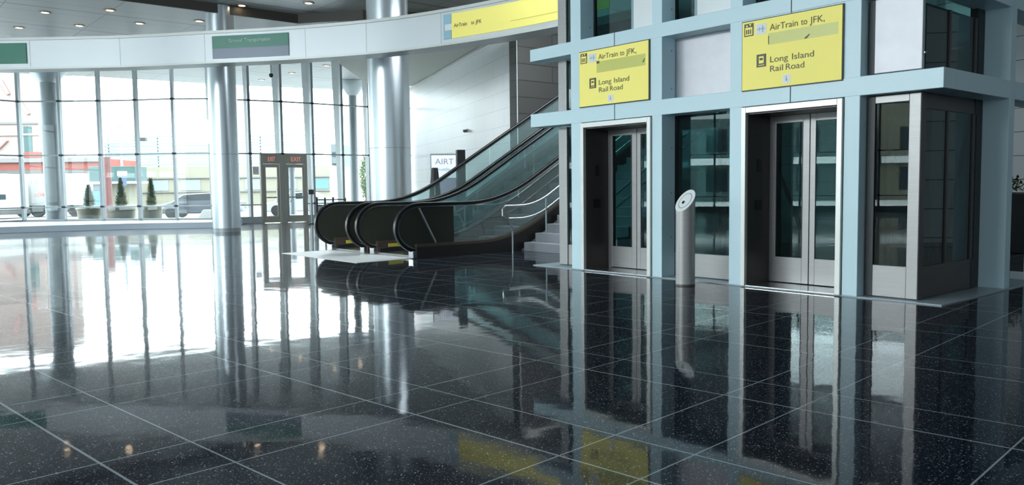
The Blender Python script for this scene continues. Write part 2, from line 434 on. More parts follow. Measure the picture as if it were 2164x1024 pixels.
wl = struct(m_.build('wall_left', M['white_tile']))
# coping along the top and the lower soffit beside it
m_ = MB(); c0 = WC + wn * .05; c1 = e + wn * .05
m_.prism([(c0.x, c0.y), (c1.x, c1.y), (c1.x + o_.x, c1.y + o_.y), (c0.x + o_.x, c0.y + o_.y)], 'z', 5.5, 5.56)
struct(m_.build('trim_2', M['trim']))
m_ = MB(); m_.prism([(1.9, 23.6), (WC.x - .25, WC.y - .6), (-1.5, 20.6), (-4.4, 22.4), (-5.9, 28), (-5.9, 33.0), (-3.9, 34.6), (-.5, 31)], 'z', 5.57, 5.75)
M['soffit'] = mat('beige_soffit_panel', (.80, .80, .72), .6)
struct(m_.build('ceiling', M['soffit']))
m_ = MB(); g2 = WC + DS * 10.5; o2 = DF * .35
m_.prism([(WC.x + .02, WC.y), (g2.x, g2.y), (g2.x + o2.x, g2.y + o2.y), (WC.x + o2.x + .02, WC.y + o2.y)], 'z', 0, ZN)
struct(m_.build('wall_back', M['grey_tile']))
m_ = MB(); m_.prism([(g2.x, g2.y), (13.2, 20), (13.2, -9), (13.6, -9), (13.6, 20.2), (g2.x + .3, g2.y + .4)], 'z', 0, ZN)
struct(m_.build('wall_right', M['pale_tile']))
m_ = MB(); m_.box(-21.2, 13.5, -9.4, -9.0, 0, ZN)
struct(m_.build('wall_rear', M['plaster']))

# ------------------------------------------------------------------ glass wall
def bay(i, a, b, door=False, fin=0.0):
    a = Vector((*a, 0)); b = Vector((*b, 0)); d = b - a; L = d.length; rz = math.atan2(d.y, d.x)
    r = s_empty('window_%d' % i, a, rz)
    m = MB(); m.box(-.045, .045, -.09, .09, 0, ZF); m.build('mullion', M['mullion'], r)
    if fin:
        m = MB(); m.prism([(.09, .25), (.09 + fin * .45, .25), (.09 + fin, ZF - .05), (.09, ZF - .05)], 'x', -.035, .035); m.build('fin', M['fin'], r)
    zs = ((.205, .26), (.69, .73), (2.62, 2.665), (4.61, 4.655))
    if not door:
        m = MB(); m.box(.045, L - .045, -.012, .012, .26, ZF - .02); m.build('pane', M['window_glass'], r)
        m = MB(); m.box(.045, L - .045, -.10, .06, 0, .205); m.build('kick_panel', M['mullion'], r, .005)
        for z0, z1 in zs: m = MB(); m.box(.045, L - .045, -.06, .045, z0, z1); m.build('transom', M['mullion'], r)
    else:
        m = MB(); m.box(.045, L - .045, -.012, .012, 2.68, ZF - .02); m.build('pane', M['window_glass'], r)
        for z0, z1 in zs[2:]: m = MB(); m.box(.045, L - .045, -.06, .045, z0, z1); m.build('transom', M['mullion'], r)
    for z in (.72, 2.64, 4.63):
        if door and z < 1: continue
        m = MB(); m.box(-.06, .06, -.11, -.05, z - .035, z + .035); m.build('bracket', M['gasket'], r)
    return r
nb = 0
for i in range(len(GW) - 1):
    p, q = Vector(GW[i]), Vector(GW[i + 1]); L = (q - p).length
    k = max(1, round(L / 1.75)) if L > 2.2 else 1
    for j in range(k):
        nb += 1
        a = p.lerp(q, j / k); b = p.lerp(q, (j + 1) / k)
        door = abs(GW[i][0] - ray_xy(533, 30.5)[0]) < .01 or abs(GW[i][0] - ray_xy(600, 31.1)[0]) < .01
        bay(nb, a, b, door, .62 if i >= len(GW) - 7 else 0)
# last piece up to the white wall
bay(nb + 1, GW[-1], (WE.x + .05, WE.y - .4))

# ------------------------------------------------------------------ entrance doors in the glass wall
pa, pm, pb = Vector((*ray_xy(533, 30.5), 0)), Vector((*ray_xy(600, 31.1), 0)), Vector((*ray_xy(665, 31.9), 0))
def door_unit(n, a, b, x0, x1):
    """x0..x1: extent of the bronze frame along the bay"""
    d = b - a; L = d.length; rz = math.atan2(d.y, d.x)
    r = s_empty('door_%d' % n, a, rz)
    m = MB(); m.box(x0, x0 + .09, -.12, .10, 0, 2.62); m.box(x1 - .09, x1, -.12, .10, 0, 2.62)
    m.box(x0 + .09, x1 - .09, -.12, .10, 2.26, 2.62); m.build('door_frame', M['bronze'], r, .006)
    s = MB(); a0, a1 = x0 + .10, x1 - .10
    s.box(a0, a0 + .09, -.08, -.03, .02, 2.25); s.box(a1 - .09, a1, -.08, -.03, .02, 2.25)
    s.box(a0 + .09, a1 - .09, -.08, -.03, 2.12, 2.25); s.box(a0 + .09, a1 - .09, -.08, -.03, .02, .26); s.box(a0 + .09, a1 - .09, -.09, -.03, .95, 1.0)
    lf = s.build('door_leaf', M['bronze'], r, .004)
    m = MB(); m.box(a0 + .09, a1 - .09, -.06, -.05, .26, 2.12); m.build('pane', M['window_glass'], lf)
    m = MB(); hx = a1 - .13 if n == 1 else a0 + .13
    m.tube([(hx, -.09, .8), (hx, -.16, .85), (hx, -.16, 1.25), (hx, -.09, 1.3)], .015); m.build('handle', M['chrome'], lf, smooth=True)
    sg = MB(); sg.box(x0 + .22, x1 - .22, -.135, -.12, 2.31, 2.57); sp = sg.build('exit_sign', M['bronze'], r)
    text('lettering', 'EXIT', .24, (x0 + .27, -.136, 2.355), (1, 0, 0), (0, 0, 1), M['exit_red'], sp, width=x1 - x0 - .54)
    # glazed sidelight with its bar
    return r
M['exit_red'] = mat('red_exit_letters', (.7, .25, .2), .5, emit=(1, .30, .22), es=.5)
La = (pm - pa).length; Lb = (pb - pm).length
door_unit(1, pa, pm, .36, La - .03)
door_unit(2, pm, pb, .03, Lb - .30)
for a, b, x0, x1 in ((pa, pm, .045, .36), (pm, pb, Lb - .30, Lb - .045)):
    d = b - a; r = s_empty('window_%d' % (nb + 2 + (a is pm)), a, math.atan2(d.y, d.x))
    m = MB(); m.box(x0, x1, -.012, .012, .26, 2.62); m.build('pane', M['window_glass'], r)
    m = MB(); m.box(x0, x1, -.10, .06, 0, .26); m.build('kick_panel', M['mullion'], r)
    m = MB(); m.box(x0, x1, -.05, .04, .69, .73); m.build('transom', M['mullion'], r)

# pale plinth along the foot of the glass wall (left part)
pl = [(-25.0, 8.0), (-23.6, 14), (-21.6, 19.0), (-19.2, 22.6), (-16.15, 25.2), (-13.2, 26.75), (-10.9, 27.1), (-9.75, 27.2)]
ps = smooth_path([(x, y, 0) for x, y in pl], 6)
back = [(-9.9, 29.5), (-15.5, 29.6), (-18.6, 29.4), (-20.6, 26.0), (-22.4, 22.3), (-23.9, 18.0), (-24.6, 12), (-24.7, 8.0)]
m_ = MB(); m_.prism([(p.x, p.y) for p in ps] + back, 'z', 0, .20)
tag(m_.build('window_plinth', M['sill'], None, .01), 'low pale blue plinth running along the foot of the left glass wall', 'plinth')

# ------------------------------------------------------------------ ring beam with its signs
RB = [(-27, 16.5), (-24, 19.2), (-21, 20.8), (-17.5, 21.6), (-13.85, 21.75), (-10.35, 21.62), (-8.0, 21.2), (-5.66, 20.75), (-3.53, 20.06), (-2.06, 19.3), (-.48, 18.2), (1.04, 16.85), (2.1, 15.6), (2.9, 14.4)]
rb = smooth_path([(x, y, 0) for x, y in RB], 10)
ZB, ZT = 4.55, 5.38
def ring_profile(prof, name, m, parent, pts=rb):
    s = MB(); rings = []
    for i, p in enumerate(pts):
        t = (pts[min(i + 1, len(pts) - 1)] - pts[max(i - 1, 0)]).normalized(); n = Vector((t.y, -t.x, 0))   # towards the viewer
        rings.append([s.bm.verts.new(p + n * o + Vector((0, 0, z))) for o, z in prof])
    k = len(prof)
    for a, b in zip(rings, rings[1:]):
        for j in range(k): s.bm.faces.new([a[j], a[(j + 1) % k], b[(j + 1) % k], b[j]])
    s.bm.faces.new(rings[0]); s.bm.faces.new(list(reversed(rings[-1])))
    o = s.build(name, m, parent, 0, True)
    return o
ring = thing('ring_beam', 'long curved pale metal fascia beam sweeping across the hall below the ceiling', 'beam')
ring_profile([(0, ZB + .05), (0, ZT - .07), (-.5, ZT - .07), (-.5, ZB + .05)], 'fascia', M['band'], ring)
ring_profile([(.05, ZT - .07), (.05, ZT), (-.55, ZT), (-.55, ZT - .07)], 'rim', M['band_rim'], ring)
ring_profile([(.04, ZB), (.04, ZB + .05), (-.55, ZB + .05), (-.55, ZB)], 'rim', M['band_rim'], ring)
def rb_at(px):
    """arc index on the beam seen in the direction px"""
    r = (px - 1082) / 1699.1
    for i in range(len(rb) - 1):
        a, b = rb[i].x / rb[i].y, rb[i + 1].x / rb[i + 1].y
        if rb[i].y > 0 and a <= r < b: return i + (r - a) / (b - a)
    return 0
def rb_pos(s):
    i = int(s); return rb[i].lerp(rb[i + 1], s - i)
for px in (80, 268, 445, 655, 782, 938):
    s = rb_at(px); p = rb_pos(s); t = (rb[int(s) + 1] - rb[int(s)]).normalized()
    m = MB(); m.box(-.007, .007, -.004, .004, ZB + .05, ZT - .07); o = m.build('joint', M['band_rim'], ring)
    o.location = p + Vector((t.y, -t.x, 0)) * .003; o.rotation_euler = (0, 0, math.atan2(t.y, t.x))
def ring_seg(px0, px1, n=14):
    a, b = rb_at(px0), rb_at(px1)
    return [rb_pos(a + (b - a) * i / n) for i in range(n + 1)]
def on_ring(px):
    s = rb_at(px); p = rb_pos(s); t = (rb[int(s) + 1] - rb[int(s)]).normalized()
    return p, t, Vector((t.y, -t.x, 0))
def ring_text(name, body, size, px, z, m, parent, width):
    t_ = text(name, body, size, (0, 0, 0), (1, 0, 0), (0, 1, 0), m, parent, width=width, ext=.0015)
    s0 = rb_at(px); seg = (rb[int(s0) + 1] - rb[int(s0)]).length
    for v in t_.data.vertices:
        q_ = s0 + v.co.x / seg; i = int(q_); p = rb_pos(q_); tt_ = (rb[i + 1] - rb[i]).normalized(); n = Vector((tt_.y, -tt_.x, 0))
        v.co = p + n * (.036 + v.co.z) + Vector((0, 0, z + v.co.y))
    return t_
# green sign at the left
g1 = thing('hanging_sign', 'plain green sign with a scrap of white lettering at left end of the curved beam', 'sign', (0, 0, 0))
ring_profile([(.002, 4.70), (.002, 5.24), (.03, 5.24), (.03, 4.70)], 'sign_face', M['green'], g1, ring_seg(-60, 74))
ring_text('lettering', 'Exit', .14, -34, 5.04, M['mint'], g1, .42)
# middle sign: green over slate
g2s = thing('hanging_sign', 'two tone green and slate sign with white lettering above round column, middle of the beam', 'sign', (0, 0, 0))
ring_profile([(.002, 4.92), (.002, 5.24), (.03, 5.24), (.03, 4.92)], 'sign_face', M['green'], g2s, ring_seg(462, 621))
ring_profile([(.002, 4.665), (.002, 4.92), (.028, 4.92), (.028, 4.665)], 'lower_face', M['sign_grey'], g2s, ring_seg(462, 621))
ring_text('lettering', 'Ground', .13, 496, 5.06, M['mint'], g2s, .38)
ring_text('lettering', 'Transportation', .13, 529, 5.06, M['mint'], g2s, .74)
p, t, n = on_ring(473)
m_ = MB(); m_.lathe([(.085, 0), (.085, .006)], 24); m_.build('arrow_roundel', M['mint'], g2s); o = g2s.children[-1]
o.matrix_local = Matrix.Translation(p + n * .04 + Vector((0, 0, 5.02))) @ Matrix(((t.x, 0, n.x), (t.y, 0, n.y), (0, 1, 0))).to_4x4()
m_ = MB(); m_.lathe([(.03, 0), (.03, .009)], 16); m_.build('roundel_dot', M['sign_grey'], g2s); o2_ = g2s.children[-1]; o2_.matrix_local = o.matrix_local.copy()
ring_text('lettering', '\u2191', .10, 486, 5.0, M['mint'], g2s, .05)
# yellow sign right
g3 = thing('hanging_sign', 'long yellow sign on the curved beam above the escalators with small black lettering', 'sign', (0, 0, 0))
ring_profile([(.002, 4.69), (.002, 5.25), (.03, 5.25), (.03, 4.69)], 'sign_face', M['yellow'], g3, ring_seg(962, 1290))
ring_profile([(.002, 4.69), (.002, 5.25), (.028, 5.25), (.028, 4.69)], 'end_strip', M['cyan_ink'], g3, ring_seg(945, 961))
ring_profile([(.029, 4.88), (.029, 5.02), (.032, 5.02), (.032, 4.88)], 'white_logo', M['white'], g3, ring_seg(948, 962, 3))
ring_text('lettering', 'AirTrain', .12, 967, 4.93, M['ink'], g3, .38)
ring_text('lettering', 'to', .12, 1003, 4.93, M['ink'], g3, .09)
ring_text('lettering', 'JFK', .12, 1013, 4.93, M['ink'], g3, .17)
ring_profile([(.031, 4.85), (.031, 4.862), (.033, 4.862), (.033, 4.85)], 'strip_edge', M['yellow_patch'], g3, ring_seg(1085, 1190, 5))
m_ = None

# ------------------------------------------------------------------ round columns
def column(x, y, r, label, top=ZN):
    c = thing('round_column', label, 'column', (x, y, 0), 0)
    m = MB(); m.lathe([(r + .004, .12), (r + .004, 2.35)], 64); m.build('lower_cladding', M['column'], c, 0, True)
    m = MB(); m.lathe([(r, 2.35), (r, 2.365)], 64); m.build('joint_ring', M['mullion'], c, 0, True)
    m = MB(); m.lathe([(r + .004, 2.365), (r + .004, top - .02)], 64); m.build('upper_cladding', M['column'], c, 0, True)
    m = MB(); m.lathe([(r - .01, 0), (r - .01, .12)], 64); m.build('base_ring', M['mullion'], c, 0, True)
    return c
column(-8.78, 24.7, .41, 'shiny round steel column standing left of the entrance doors')
column(-3.35, 22.3, .56, 'thick round steel column rising behind the escalators')

# ------------------------------------------------------------------ ceiling lights
def make_light():
    l = thing('ceiling_downlight', 'round recessed downlight', 'ceiling light', (0, 0, 0))
    m = MB(); m.lathe([(.10, -.004), (.10, 0)], 20); m.build('lamp', M['lamp'], l)
    m = MB()
    n = 20; ro, ri = .17, .105
    for k in range(n):
        a0, a1 = 2 * PI * k / n, 2 * PI * (k + 1) / n
        vs = []
        for z in (-.02, 0):
            for rr, aa in ((ri, a0), (ro, a0), (ro, a1), (ri, a1)): vs.append(m.bm.verts.new((rr * math.cos(aa), rr * math.sin(aa), z)))
        for f in ((0, 1, 2, 3), (7, 6, 5, 4), (0, 3, 7, 4), (1, 5, 6, 2)): m.bm.faces.new([vs[i] for i in f])
    bmesh.ops.remove_doubles(m.bm, verts=m.bm.verts, dist=1e-5)
    m.build('trim_ring', M['lamp_ring'], l)
    return l
LIGHTS = [  # (across, run, height, label)
 (15.1, -1.69, 0, 'ceiling downlight at far left top corner, nearest to the dark bulkhead on that side'),
 (13.67, -.28, 0, 'ceiling downlight hugging the dark bulkhead, second from the left of the top row'),
 (18.07, -1.9, 0, 'leftmost ceiling downlight of the second row above the green sign'),
 (16.6, -.47, 0, 'ceiling downlight left of centre in the second row over the bare fascia'),
 (15.12, .93, 0, 'ceiling downlight in the second row, halfway to the left round column'),
 (19.55, -.65, 0, 'low ceiling downlight almost touching the beam right of the green sign'),
 (18.05, .73, 0, 'low ceiling downlight peeping over the beam between green sign and column'),
 (16.6, 2.12, 0, 'low ceiling downlight over the beam nearest the left round column'),
 (13.67, 2.29, 0, 'ceiling downlight beside the dark bulkhead just left of the round column'),
 (13.7, 4.89, 0, 'low ceiling downlight touching the beam above the two tone sign'),
 (25.44, 9.27, 0, 'small outdoor soffit downlight seen through glass left of the small black camera'),
 (22.56, 9.48, 0, 'small outdoor soffit downlight seen through glass over the right entrance door'),
 (19.63, 9.7, 0, 'soffit downlight tucked under the beam right of the entrance doors'),
 (19.71, 10.99, 0, 'soffit downlight under the beam close to the thick column'),
 (25.47, 14.37, 0, 'lowest soffit downlight seen through the last pane before thick column'),
 (11.88, 2.95, 1, 'ceiling downlight directly right of the left round column, on the darker ceiling'),
 (10.4, 4.39, 1, 'topmost ceiling downlight on the darker ceiling right of the column'),
 (11.96, 5.64, 1, 'ceiling downlight on the darker ceiling closest above the bare beam')]
L0 = make_light()
for i, (f_, s_, near, lab) in enumerate(LIGHTS):
    p = EK + DF * f_ + DS * s_; z = (ZN if near else ZF) - .001
    if i == 0: L0.location = (p.x, p.y, z); L0['label'] = lab; L0['group'] = 'round downlights in the ceiling'
    else: dup(L0, (p.x, p.y, z), 0, lab)

# ------------------------------------------------------------------ lift block
def lift_thing(name, label, cat): return thing(name, label, cat, LK, RZ)
HT = 6.78
frame = lift_thing('steel_framework', 'pale blue painted steel frame of posts and cross beams around both elevators', 'steel frame')
def lbox(name, m, parent, v0, v1, u0, u1, z0, z1, bev=.006):
    b = MB(); b.box(v0, v1, u0, u1, z0, z1); return b.build(name, m, parent, bev)
for u0, u1 in ((.885, 1.06), (2.36, 2.535), (3.60, 3.77), (5.12, 5.33)):
    lbox('post', M['paint'], frame, 0, .28, u0, u1, .012, HT)
lbox('post', M['paint'], frame, 1.78, 1.95, .03, .33, .012, HT)
lbox('post', M['paint'], frame, 3.36, 3.53, .03, .33, .012, HT)
for (z0, z1) in ((2.19, 2.395), (3.215, 3.40), (4.42, 4.60), (5.60, 5.78)):
    lbox('cross_beam', M['paint'], frame, -.004, .30, 0.03, 6.24, z0, z1)
    lbox('side_beam', M['paint'], frame, .30, 3.6, .03, .36, z0, z1)
# bolts on the inner cheeks of the posts
for u in (.885, 2.36, 3.60, 5.12):
    for z in (.55, 1.15, 1.75, 2.55, 3.05, 3.6):
        b = MB(); b.lathe([(.012, 0), (.010, .008)], 10); o = b.build('bolt', M['paint_in'], frame)
        o.rotation_euler = (R(90), 0, 0); o.location = (.20, u - .0, z)
# sign bays: flush panels over each door
for (u0, u1) in ((1.06, 2.36), (3.77, 5.12)):
    um = (u0 + u1) / 2
    lbox('bay_panel', M['paint'], frame, .004, .10, u0, um - .006, 2.395, 3.215, 0)
    lbox('bay_panel', M['paint'], frame, .004, .10, um + .006, u1, 2.395, 3.215, 0)
    for z0, z1 in ((2.19, 2.395), (3.215, 3.40)):
        lbox('joint', M['gasket'], frame, -.006, 0, um - .006, um + .006, z0, z1, 0)

# hoistway enclosure
enc = lift_thing('elevator_enclosure', 'glass and stainless steel shaft enclosure standing inside the pale blue frame', 'enclosure')
V = .30
for z0, z1, kind in ((0, .335, 'kick'), (.335, 2.19, 'glass'), (2.25, 3.215, 'panel')):
    # middle bay
    if kind == 'kick': lbox('steel_kick_panel', M['steel'], enc, V, V + .04, 2.50, 3.68, 0.02, z1)
    if kind == 'glass':
        lbox('glass_pane', M['lift_glass'], enc, V + .012, V + .024, 2.52, 3.64, z0, z1 + .06, 0)
        lbox('pane_edge', M['gasket'], enc, V, V + .04, 3.585, 3.64, z0, z1 + .06, 0)
    if kind == 'panel': lbox('steel_panel', M['steel_panel'], enc, V, V + .04, 2.50, 3.64, z0, z1)
# middle bay above: glass at left, white panel at right
for u0, u1, us in ((2.50, 3.64, 3.30), (3.77, 5.16, 4.40), (1.06, 2.36, 1.75)):
    for z0, z1 in ((3.42, 4.42), (4.62, 5.60), (5.80, 6.75)):
        lbox('glass_pane', M['lift_glass'], enc, V + .012, V + .024, us, u1, z0, z1, 0)
        lbox('white_panel', M['white'], enc, V, V + .03, u0, us - .04, z0, z1)
        lbox('pane_edge', M['gasket'], enc, V, V + .04, u1 - .05, u1, z0, z1, 0)
        lbox('pane_edge', M['paint_in'], enc, V, V + .04, us - .04, us, z0, z1, 0)
# corner bay, front side: v = .13
VC = .13; U0, U1 = .30, .83
lbox('corner_post', M['steel'], enc, VC, VC + .10, U0, .42, 0.02, 2.18)
lbox('steel_kick_panel', M['steel'], enc, VC + .005, VC + .05, .42, U1, 0.02, .36)
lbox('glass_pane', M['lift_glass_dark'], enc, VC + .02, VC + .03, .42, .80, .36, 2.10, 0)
lbox('head_rail', M['steel'], enc, VC + .005, VC + .05, .42, U1, 2.10, 2.18)
lbox('pane_edge', M['gasket'], enc, VC, VC + .28, .78, .86, .02, 2.18, 0)
lbox('steel_panel', M['steel_panel'], enc, VC, VC + .05, U0, .80, 2.42, 3.20)
lbox('pane_edge', M['gasket'], enc, VC, VC + .28, .80, .86, 2.42, 3.20, 0)
for z0, z1 in ((3.42, 4.42), (4.62, 5.60), (5.80, 6.75)):
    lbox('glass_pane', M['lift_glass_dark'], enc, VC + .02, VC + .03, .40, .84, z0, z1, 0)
    lbox('corner_post', M['steel'], enc, VC, VC + .08, U0, .40, z0, z1)
# corner bay, side face (u = U0)
for z0, z1 in ((.36, 2.02), (2.42, 3.10), (3.42, 4.42), (4.62, 5.60), (5.80, 6.75)):
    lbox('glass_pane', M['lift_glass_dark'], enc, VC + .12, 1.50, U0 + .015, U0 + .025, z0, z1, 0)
    lbox('side_stile', M['jamb'], enc, .80, .845, U0, U0 + .05, z0, z1, 0)
    lbox('side_stile', M['jamb'], enc, 1.50, 1.60, U0, U0 + .05, z0, z1, 0)
lbox('side_kick_panel', M['jamb'], enc, VC + .10, 1.60, U0 + .005, U0 + .05, .02, .36)
lbox('side_head_rail', M['jamb'], enc, VC + .10, 1.78, U0 + .005, U0 + .05, 2.02, 2.18)
lbox('side_return', M['gasket'], enc, 1.55, 1.76, U0, U0 + .08, 0.02, 6.6, 0)
lbox('corner_post', M['jamb'], enc, VC + .02, VC + .12, U0 - .004, U0 + .02, .02, 2.18, 0)
# left end
lbox('corner_post', M['steel'], enc, .30, .42, 5.74, 5.92, 0.02, 2.18)
lbox('corner_post', M['steel'], enc, .30, .42, 5.74, 5.92, 2.40, 3.21)
lbox('corner_post', M['steel'], enc, .30, .42, 5.74, 5.92, 3.41, 6.6)
for z0, z1 in ((.34, 2.18), (2.42, 3.20), (3.42, 4.4), (4.62, 5.6)):
    lbox('glass_pane', M['lift_glass'], enc, .33, .342, 5.33, 5.74, z0, z1, 0)
    lbox('glass_pane', M['lift_glass'], enc, .42, 2.9, 5.88, 5.892, z0, z1, 0)
lbox('steel_kick_panel', M['steel'], enc, .32, .36, 5.33, 5.74, .02, .34)
lbox('corner_post', M['steel'], enc, 2.9, 3.0, 5.80, 5.92, 0.02, 6.6)
# rear glazing and the middle partition
for u0, u1 in ((.35, 1.85), (1.9, 3.1), (3.15, 4.4), (4.45, 5.78)):
    lbox('rear_pane', M['lift_glass'], enc, 2.90, 2.912, u0, u1, .34, 6.5, 0)
    lbox('rear_post', M['paint_in'], enc, 2.88, 2.98, u1, u1 + .05, .02, 6.6, 0)
    lbox('rear_kick', M['jamb'], enc, 2.88, 2.94, u0, u1, .02, .34, 0)
for u in (2.62, 3.5):
    lbox('guide_rail', M['lift_inner'], enc, 1.2, 1.32, u, u + .06, .02, 6.5, 0)
    lbox('guide_rail', M['chrome'], enc, 2.3, 2.36, u + .1, u + .13, .02, 6.5, 0)
for (a, b) in (((1.6, .55, .05), (1.6, 1.5, 2.1)), ((1.6, 1.5, 2.2), (1.6, .6, 4.2)), ((2.2, 2.7, .3), (2.2, 3.5, 2.1)), ((1.1, .45, .4), (1.9, .45, 2.2))):
    b_ = MB(); b_.tube([a, b], .03, 8); b_.build('diagonal_brace', M['lift_inner'], enc)

# elevators (door sets with their portals and cabs)
def elevator(u0, u1, label):
    """u0 right edge, u1 left edge of the bay"""
    e_ = lift_thing('elevator', label, 'elevator')
    b = MB(); t = .06
    b.box(-.03, .02, u0 + .01, u0 + .01 + t, 0.012, 2.18); b.box(-.03, .02, u1 - .01 - t, u1 - .01, 0.012, 2.18); b.box(-.03, .02, u0 + .01 + t, u1 - .01 - t, 2.11, 2.18)
    b.build('portal_trim', M['trim'], e_, .004)
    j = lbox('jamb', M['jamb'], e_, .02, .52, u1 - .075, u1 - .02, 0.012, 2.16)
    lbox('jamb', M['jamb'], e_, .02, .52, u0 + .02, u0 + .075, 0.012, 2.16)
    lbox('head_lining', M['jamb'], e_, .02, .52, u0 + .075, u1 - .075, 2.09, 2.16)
    lbox('sill_plate', M['chrome'], e_, -.02, .52, u0 + .075, u1 - .075, 0.012, 0.022, 0)
    # call station on the left jamb
    lbox('indicator_plate', M['dark'], j, .22, .30, u1 - .082, u1 - .075, 1.40, 1.56, 0)
    lbox('call_plate', M['dark'], j, .18, .32, u1 - .082, u1 - .075, .93, 1.06, 0)
    um = (u0 + u1) / 2 + .035
    for a, b2, g0, g1 in ((um + .005, u1 - .06, um + .095, u1 - .06 - .10), (u0 + .06, um - .005, u0 + .16, um - .075)):
        lf = MB(); z0, z1, gz0, gz1 = .03, 2.09, .345, 2.0
        lf.box(.50, .53, a, g0, z0, z1); lf.box(.50, .53, g1, b2, z0, z1); lf.box(.50, .53, g0, g1, z0, gz0); lf.box(.50, .53, g0, g1, gz1, z1)
        leaf = lf.build('door_leaf', M['steel'], e_, .003)
        lbox('vision_panel', M['lift_glass'], leaf, .512, .52, g0, g1, gz0, gz1, 0)
        lbox('panel_gasket', M['gasket'], leaf, .497, .50, g0 - .006, g0 + .006, gz0, gz1, 0)
    # cab behind the doors
    cb = MB(); cb.box(.62, 2.3, u0 + .02, u1 - .02, .03, .08); cb.build('cab_floor', M['lift_inner'], e_)
    cb = MB(); cb.box(.62, 2.3, u0 + .02, u1 - .02, 2.16, 2.30); cb.build('cab_roof', M['lift_inner'], e_)
    for uu in (u0 + .02, u1 - .07):
        for vv in (.62, 2.25): lbox('cab_post', M['lift_inner'], e_, vv, vv + .05, uu, uu + .05, .08, 2.16, 0)
    lbox('cab_window', M['lift_glass'], e_, 2.27, 2.28, u0 + .07, u1 - .07, .4, 2.16, 0)
    hr = MB(); hr.tube([(2.2, u0 + .1, .95), (2.2, u1 - .1, .95)], .02); hr.build('cab_handrail', M['chrome'], e_, smooth=True)
    return e_
elevator(1.06, 2.36, 'right elevator with double glazed steel doors, the one nearer to the corner')
elevator(3.77, 5.12, 'left elevator with double glazed steel doors, next to the stairs')

# yellow signs over the elevators
def lift_sign(u_r, u_l, z0, z1, label, patch):
    s_ = lift_thing('direction_sign', label, 'sign')
    W, H = u_l - u_r, z1 - z0
    Y = lambda fx: u_l - fx * W
    Z = lambda fy: z1 - fy * H
    lbox('backing', M['gasket'], s_, -.016, -.006, u_r, u_l, z0, z1, 0)
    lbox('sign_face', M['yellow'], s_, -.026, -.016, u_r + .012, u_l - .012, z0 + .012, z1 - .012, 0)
    def rect(name, m, x0, x1, y0, y1, d=.027, par=s_):
        return lbox(name, m, par, -d - .002, -d, Y(x1), Y(x0), Z(y1), Z(y0), 0)
    T = lambda body, fx, fy, size, m, w: text('lettering', body, size, (-.029, Y(fx), Z(fy)), (0, -1, 0), (0, 0, 1), m, s_, width=w * W)
    T('AirTrain', .30, .19, .105, M['ink'], .28); T('to', .61, .19, .105, M['ink'], .06); T('JFK,', .70, .19, .105, M['ink'], .14)
    T('Long', .30, .635, .10, M['ink'], .18); T('Island', .52, .635, .10, M['ink'], .21)
    T('Rail', .30, .765, .10, M['ink'], .13); T('Road', .46, .765, .10, M['ink'], .18)
    # pictogram: elevator
    pc = rect('elevator_pictogram', M['ink'], .03, .13, .04, .22)
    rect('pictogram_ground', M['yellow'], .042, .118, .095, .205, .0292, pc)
    for x in (.058, .079, .100):
        rect('pictogram_figure', M['ink'], x - .006, x + .006, .125, .19, .0315, pc)
    for x, up in ((.06, 1), (.095, 0)):
        b = MB(); y0, y1 = (Z(.085), Z(.05)) if up else (Z(.05), Z(.085))
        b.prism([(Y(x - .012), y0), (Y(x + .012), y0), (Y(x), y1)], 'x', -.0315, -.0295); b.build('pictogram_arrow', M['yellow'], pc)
    # white logo block with pale blue aircraft
    lg = rect('white_logo', M['white'], .155, .265, .07, .22)
    rect('logo_wing', M['cyan_ink'], .17, .25, .135, .15, .0292, lg); rect('logo_body', M['cyan_ink'], .222, .232, .10, .19, .0292, lg); rect('logo_body', M['cyan_ink'], .19, .197, .115, .17, .0292, lg)
    # train pictogram
    tp = rect('train_pictogram', M['ink'], .165, .265, .50, .68)
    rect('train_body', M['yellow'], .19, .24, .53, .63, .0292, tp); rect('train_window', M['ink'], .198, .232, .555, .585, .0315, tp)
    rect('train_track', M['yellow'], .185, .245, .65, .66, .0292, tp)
    wp = rect('wheelchair_pictogram', M['white'], .435, .515, .83, .95)
    b = MB(); b.lathe([(.013, 0), (.013, .002)], 14); o = b.build('pictogram_wheel', M['grey_ink'], wp); o.rotation_euler = (0, R(-90), 0); o.location = (-.0292, Y(.475), Z(.905))
    rect('pictogram_back', M['grey_ink'], .468, .476, .85, .90, .0292, wp)
    if patch == 2:
        pt = rect('cover_strip', M['yellow_patch'], .285, .955, .225, .385)
        rect('torn_edge', M['ink'], .285, .293, .26, .375, .0292, pt)
        b = MB(); b.prism([(Y(.64), Z(.375)), (Y(.69), Z(.325)), (Y(.70), Z(.33)), (Y(.665), Z(.385))], 'x', -.0315, -.0292); b.build('torn_corner', M['ink'], pt)
    else:
        pt = rect('cover_strip', M['yellow_patch'], .275, .955, .225, .42)
        rect('torn_corner', M['ink'], .275, .315, .215, .26, .0292, pt); 
        b = MB(); b.prism([(Y(.915), Z(.36)), (Y(.945), Z(.30)), (Y(.95), Z(.31)), (Y(.93), Z(.37))], 'x', -.0315, -.0292); b.build('torn_corner', M['ink'], pt)
    return s_
lift_sign(1.075, 2.355, 2.37, 3.20, 'larger yellow direction sign above the right elevator with black lettering', 2)
lift_sign(3.80, 5.135, 2.405, 3.215, 'smaller looking yellow direction sign above the left elevator', 1)

# stone threshold around the block
m_ = MB(); m_.box(0.0, 3.9, 0.0, 6.22, .001, .012)
th = m_.build('stone_threshold', M['plate2']); th.location = LK; th.rotation_euler = (0, 0, RZ)
tag(th, 'pale stone threshold slab under the elevator block, its corner showing at right', 'threshold')

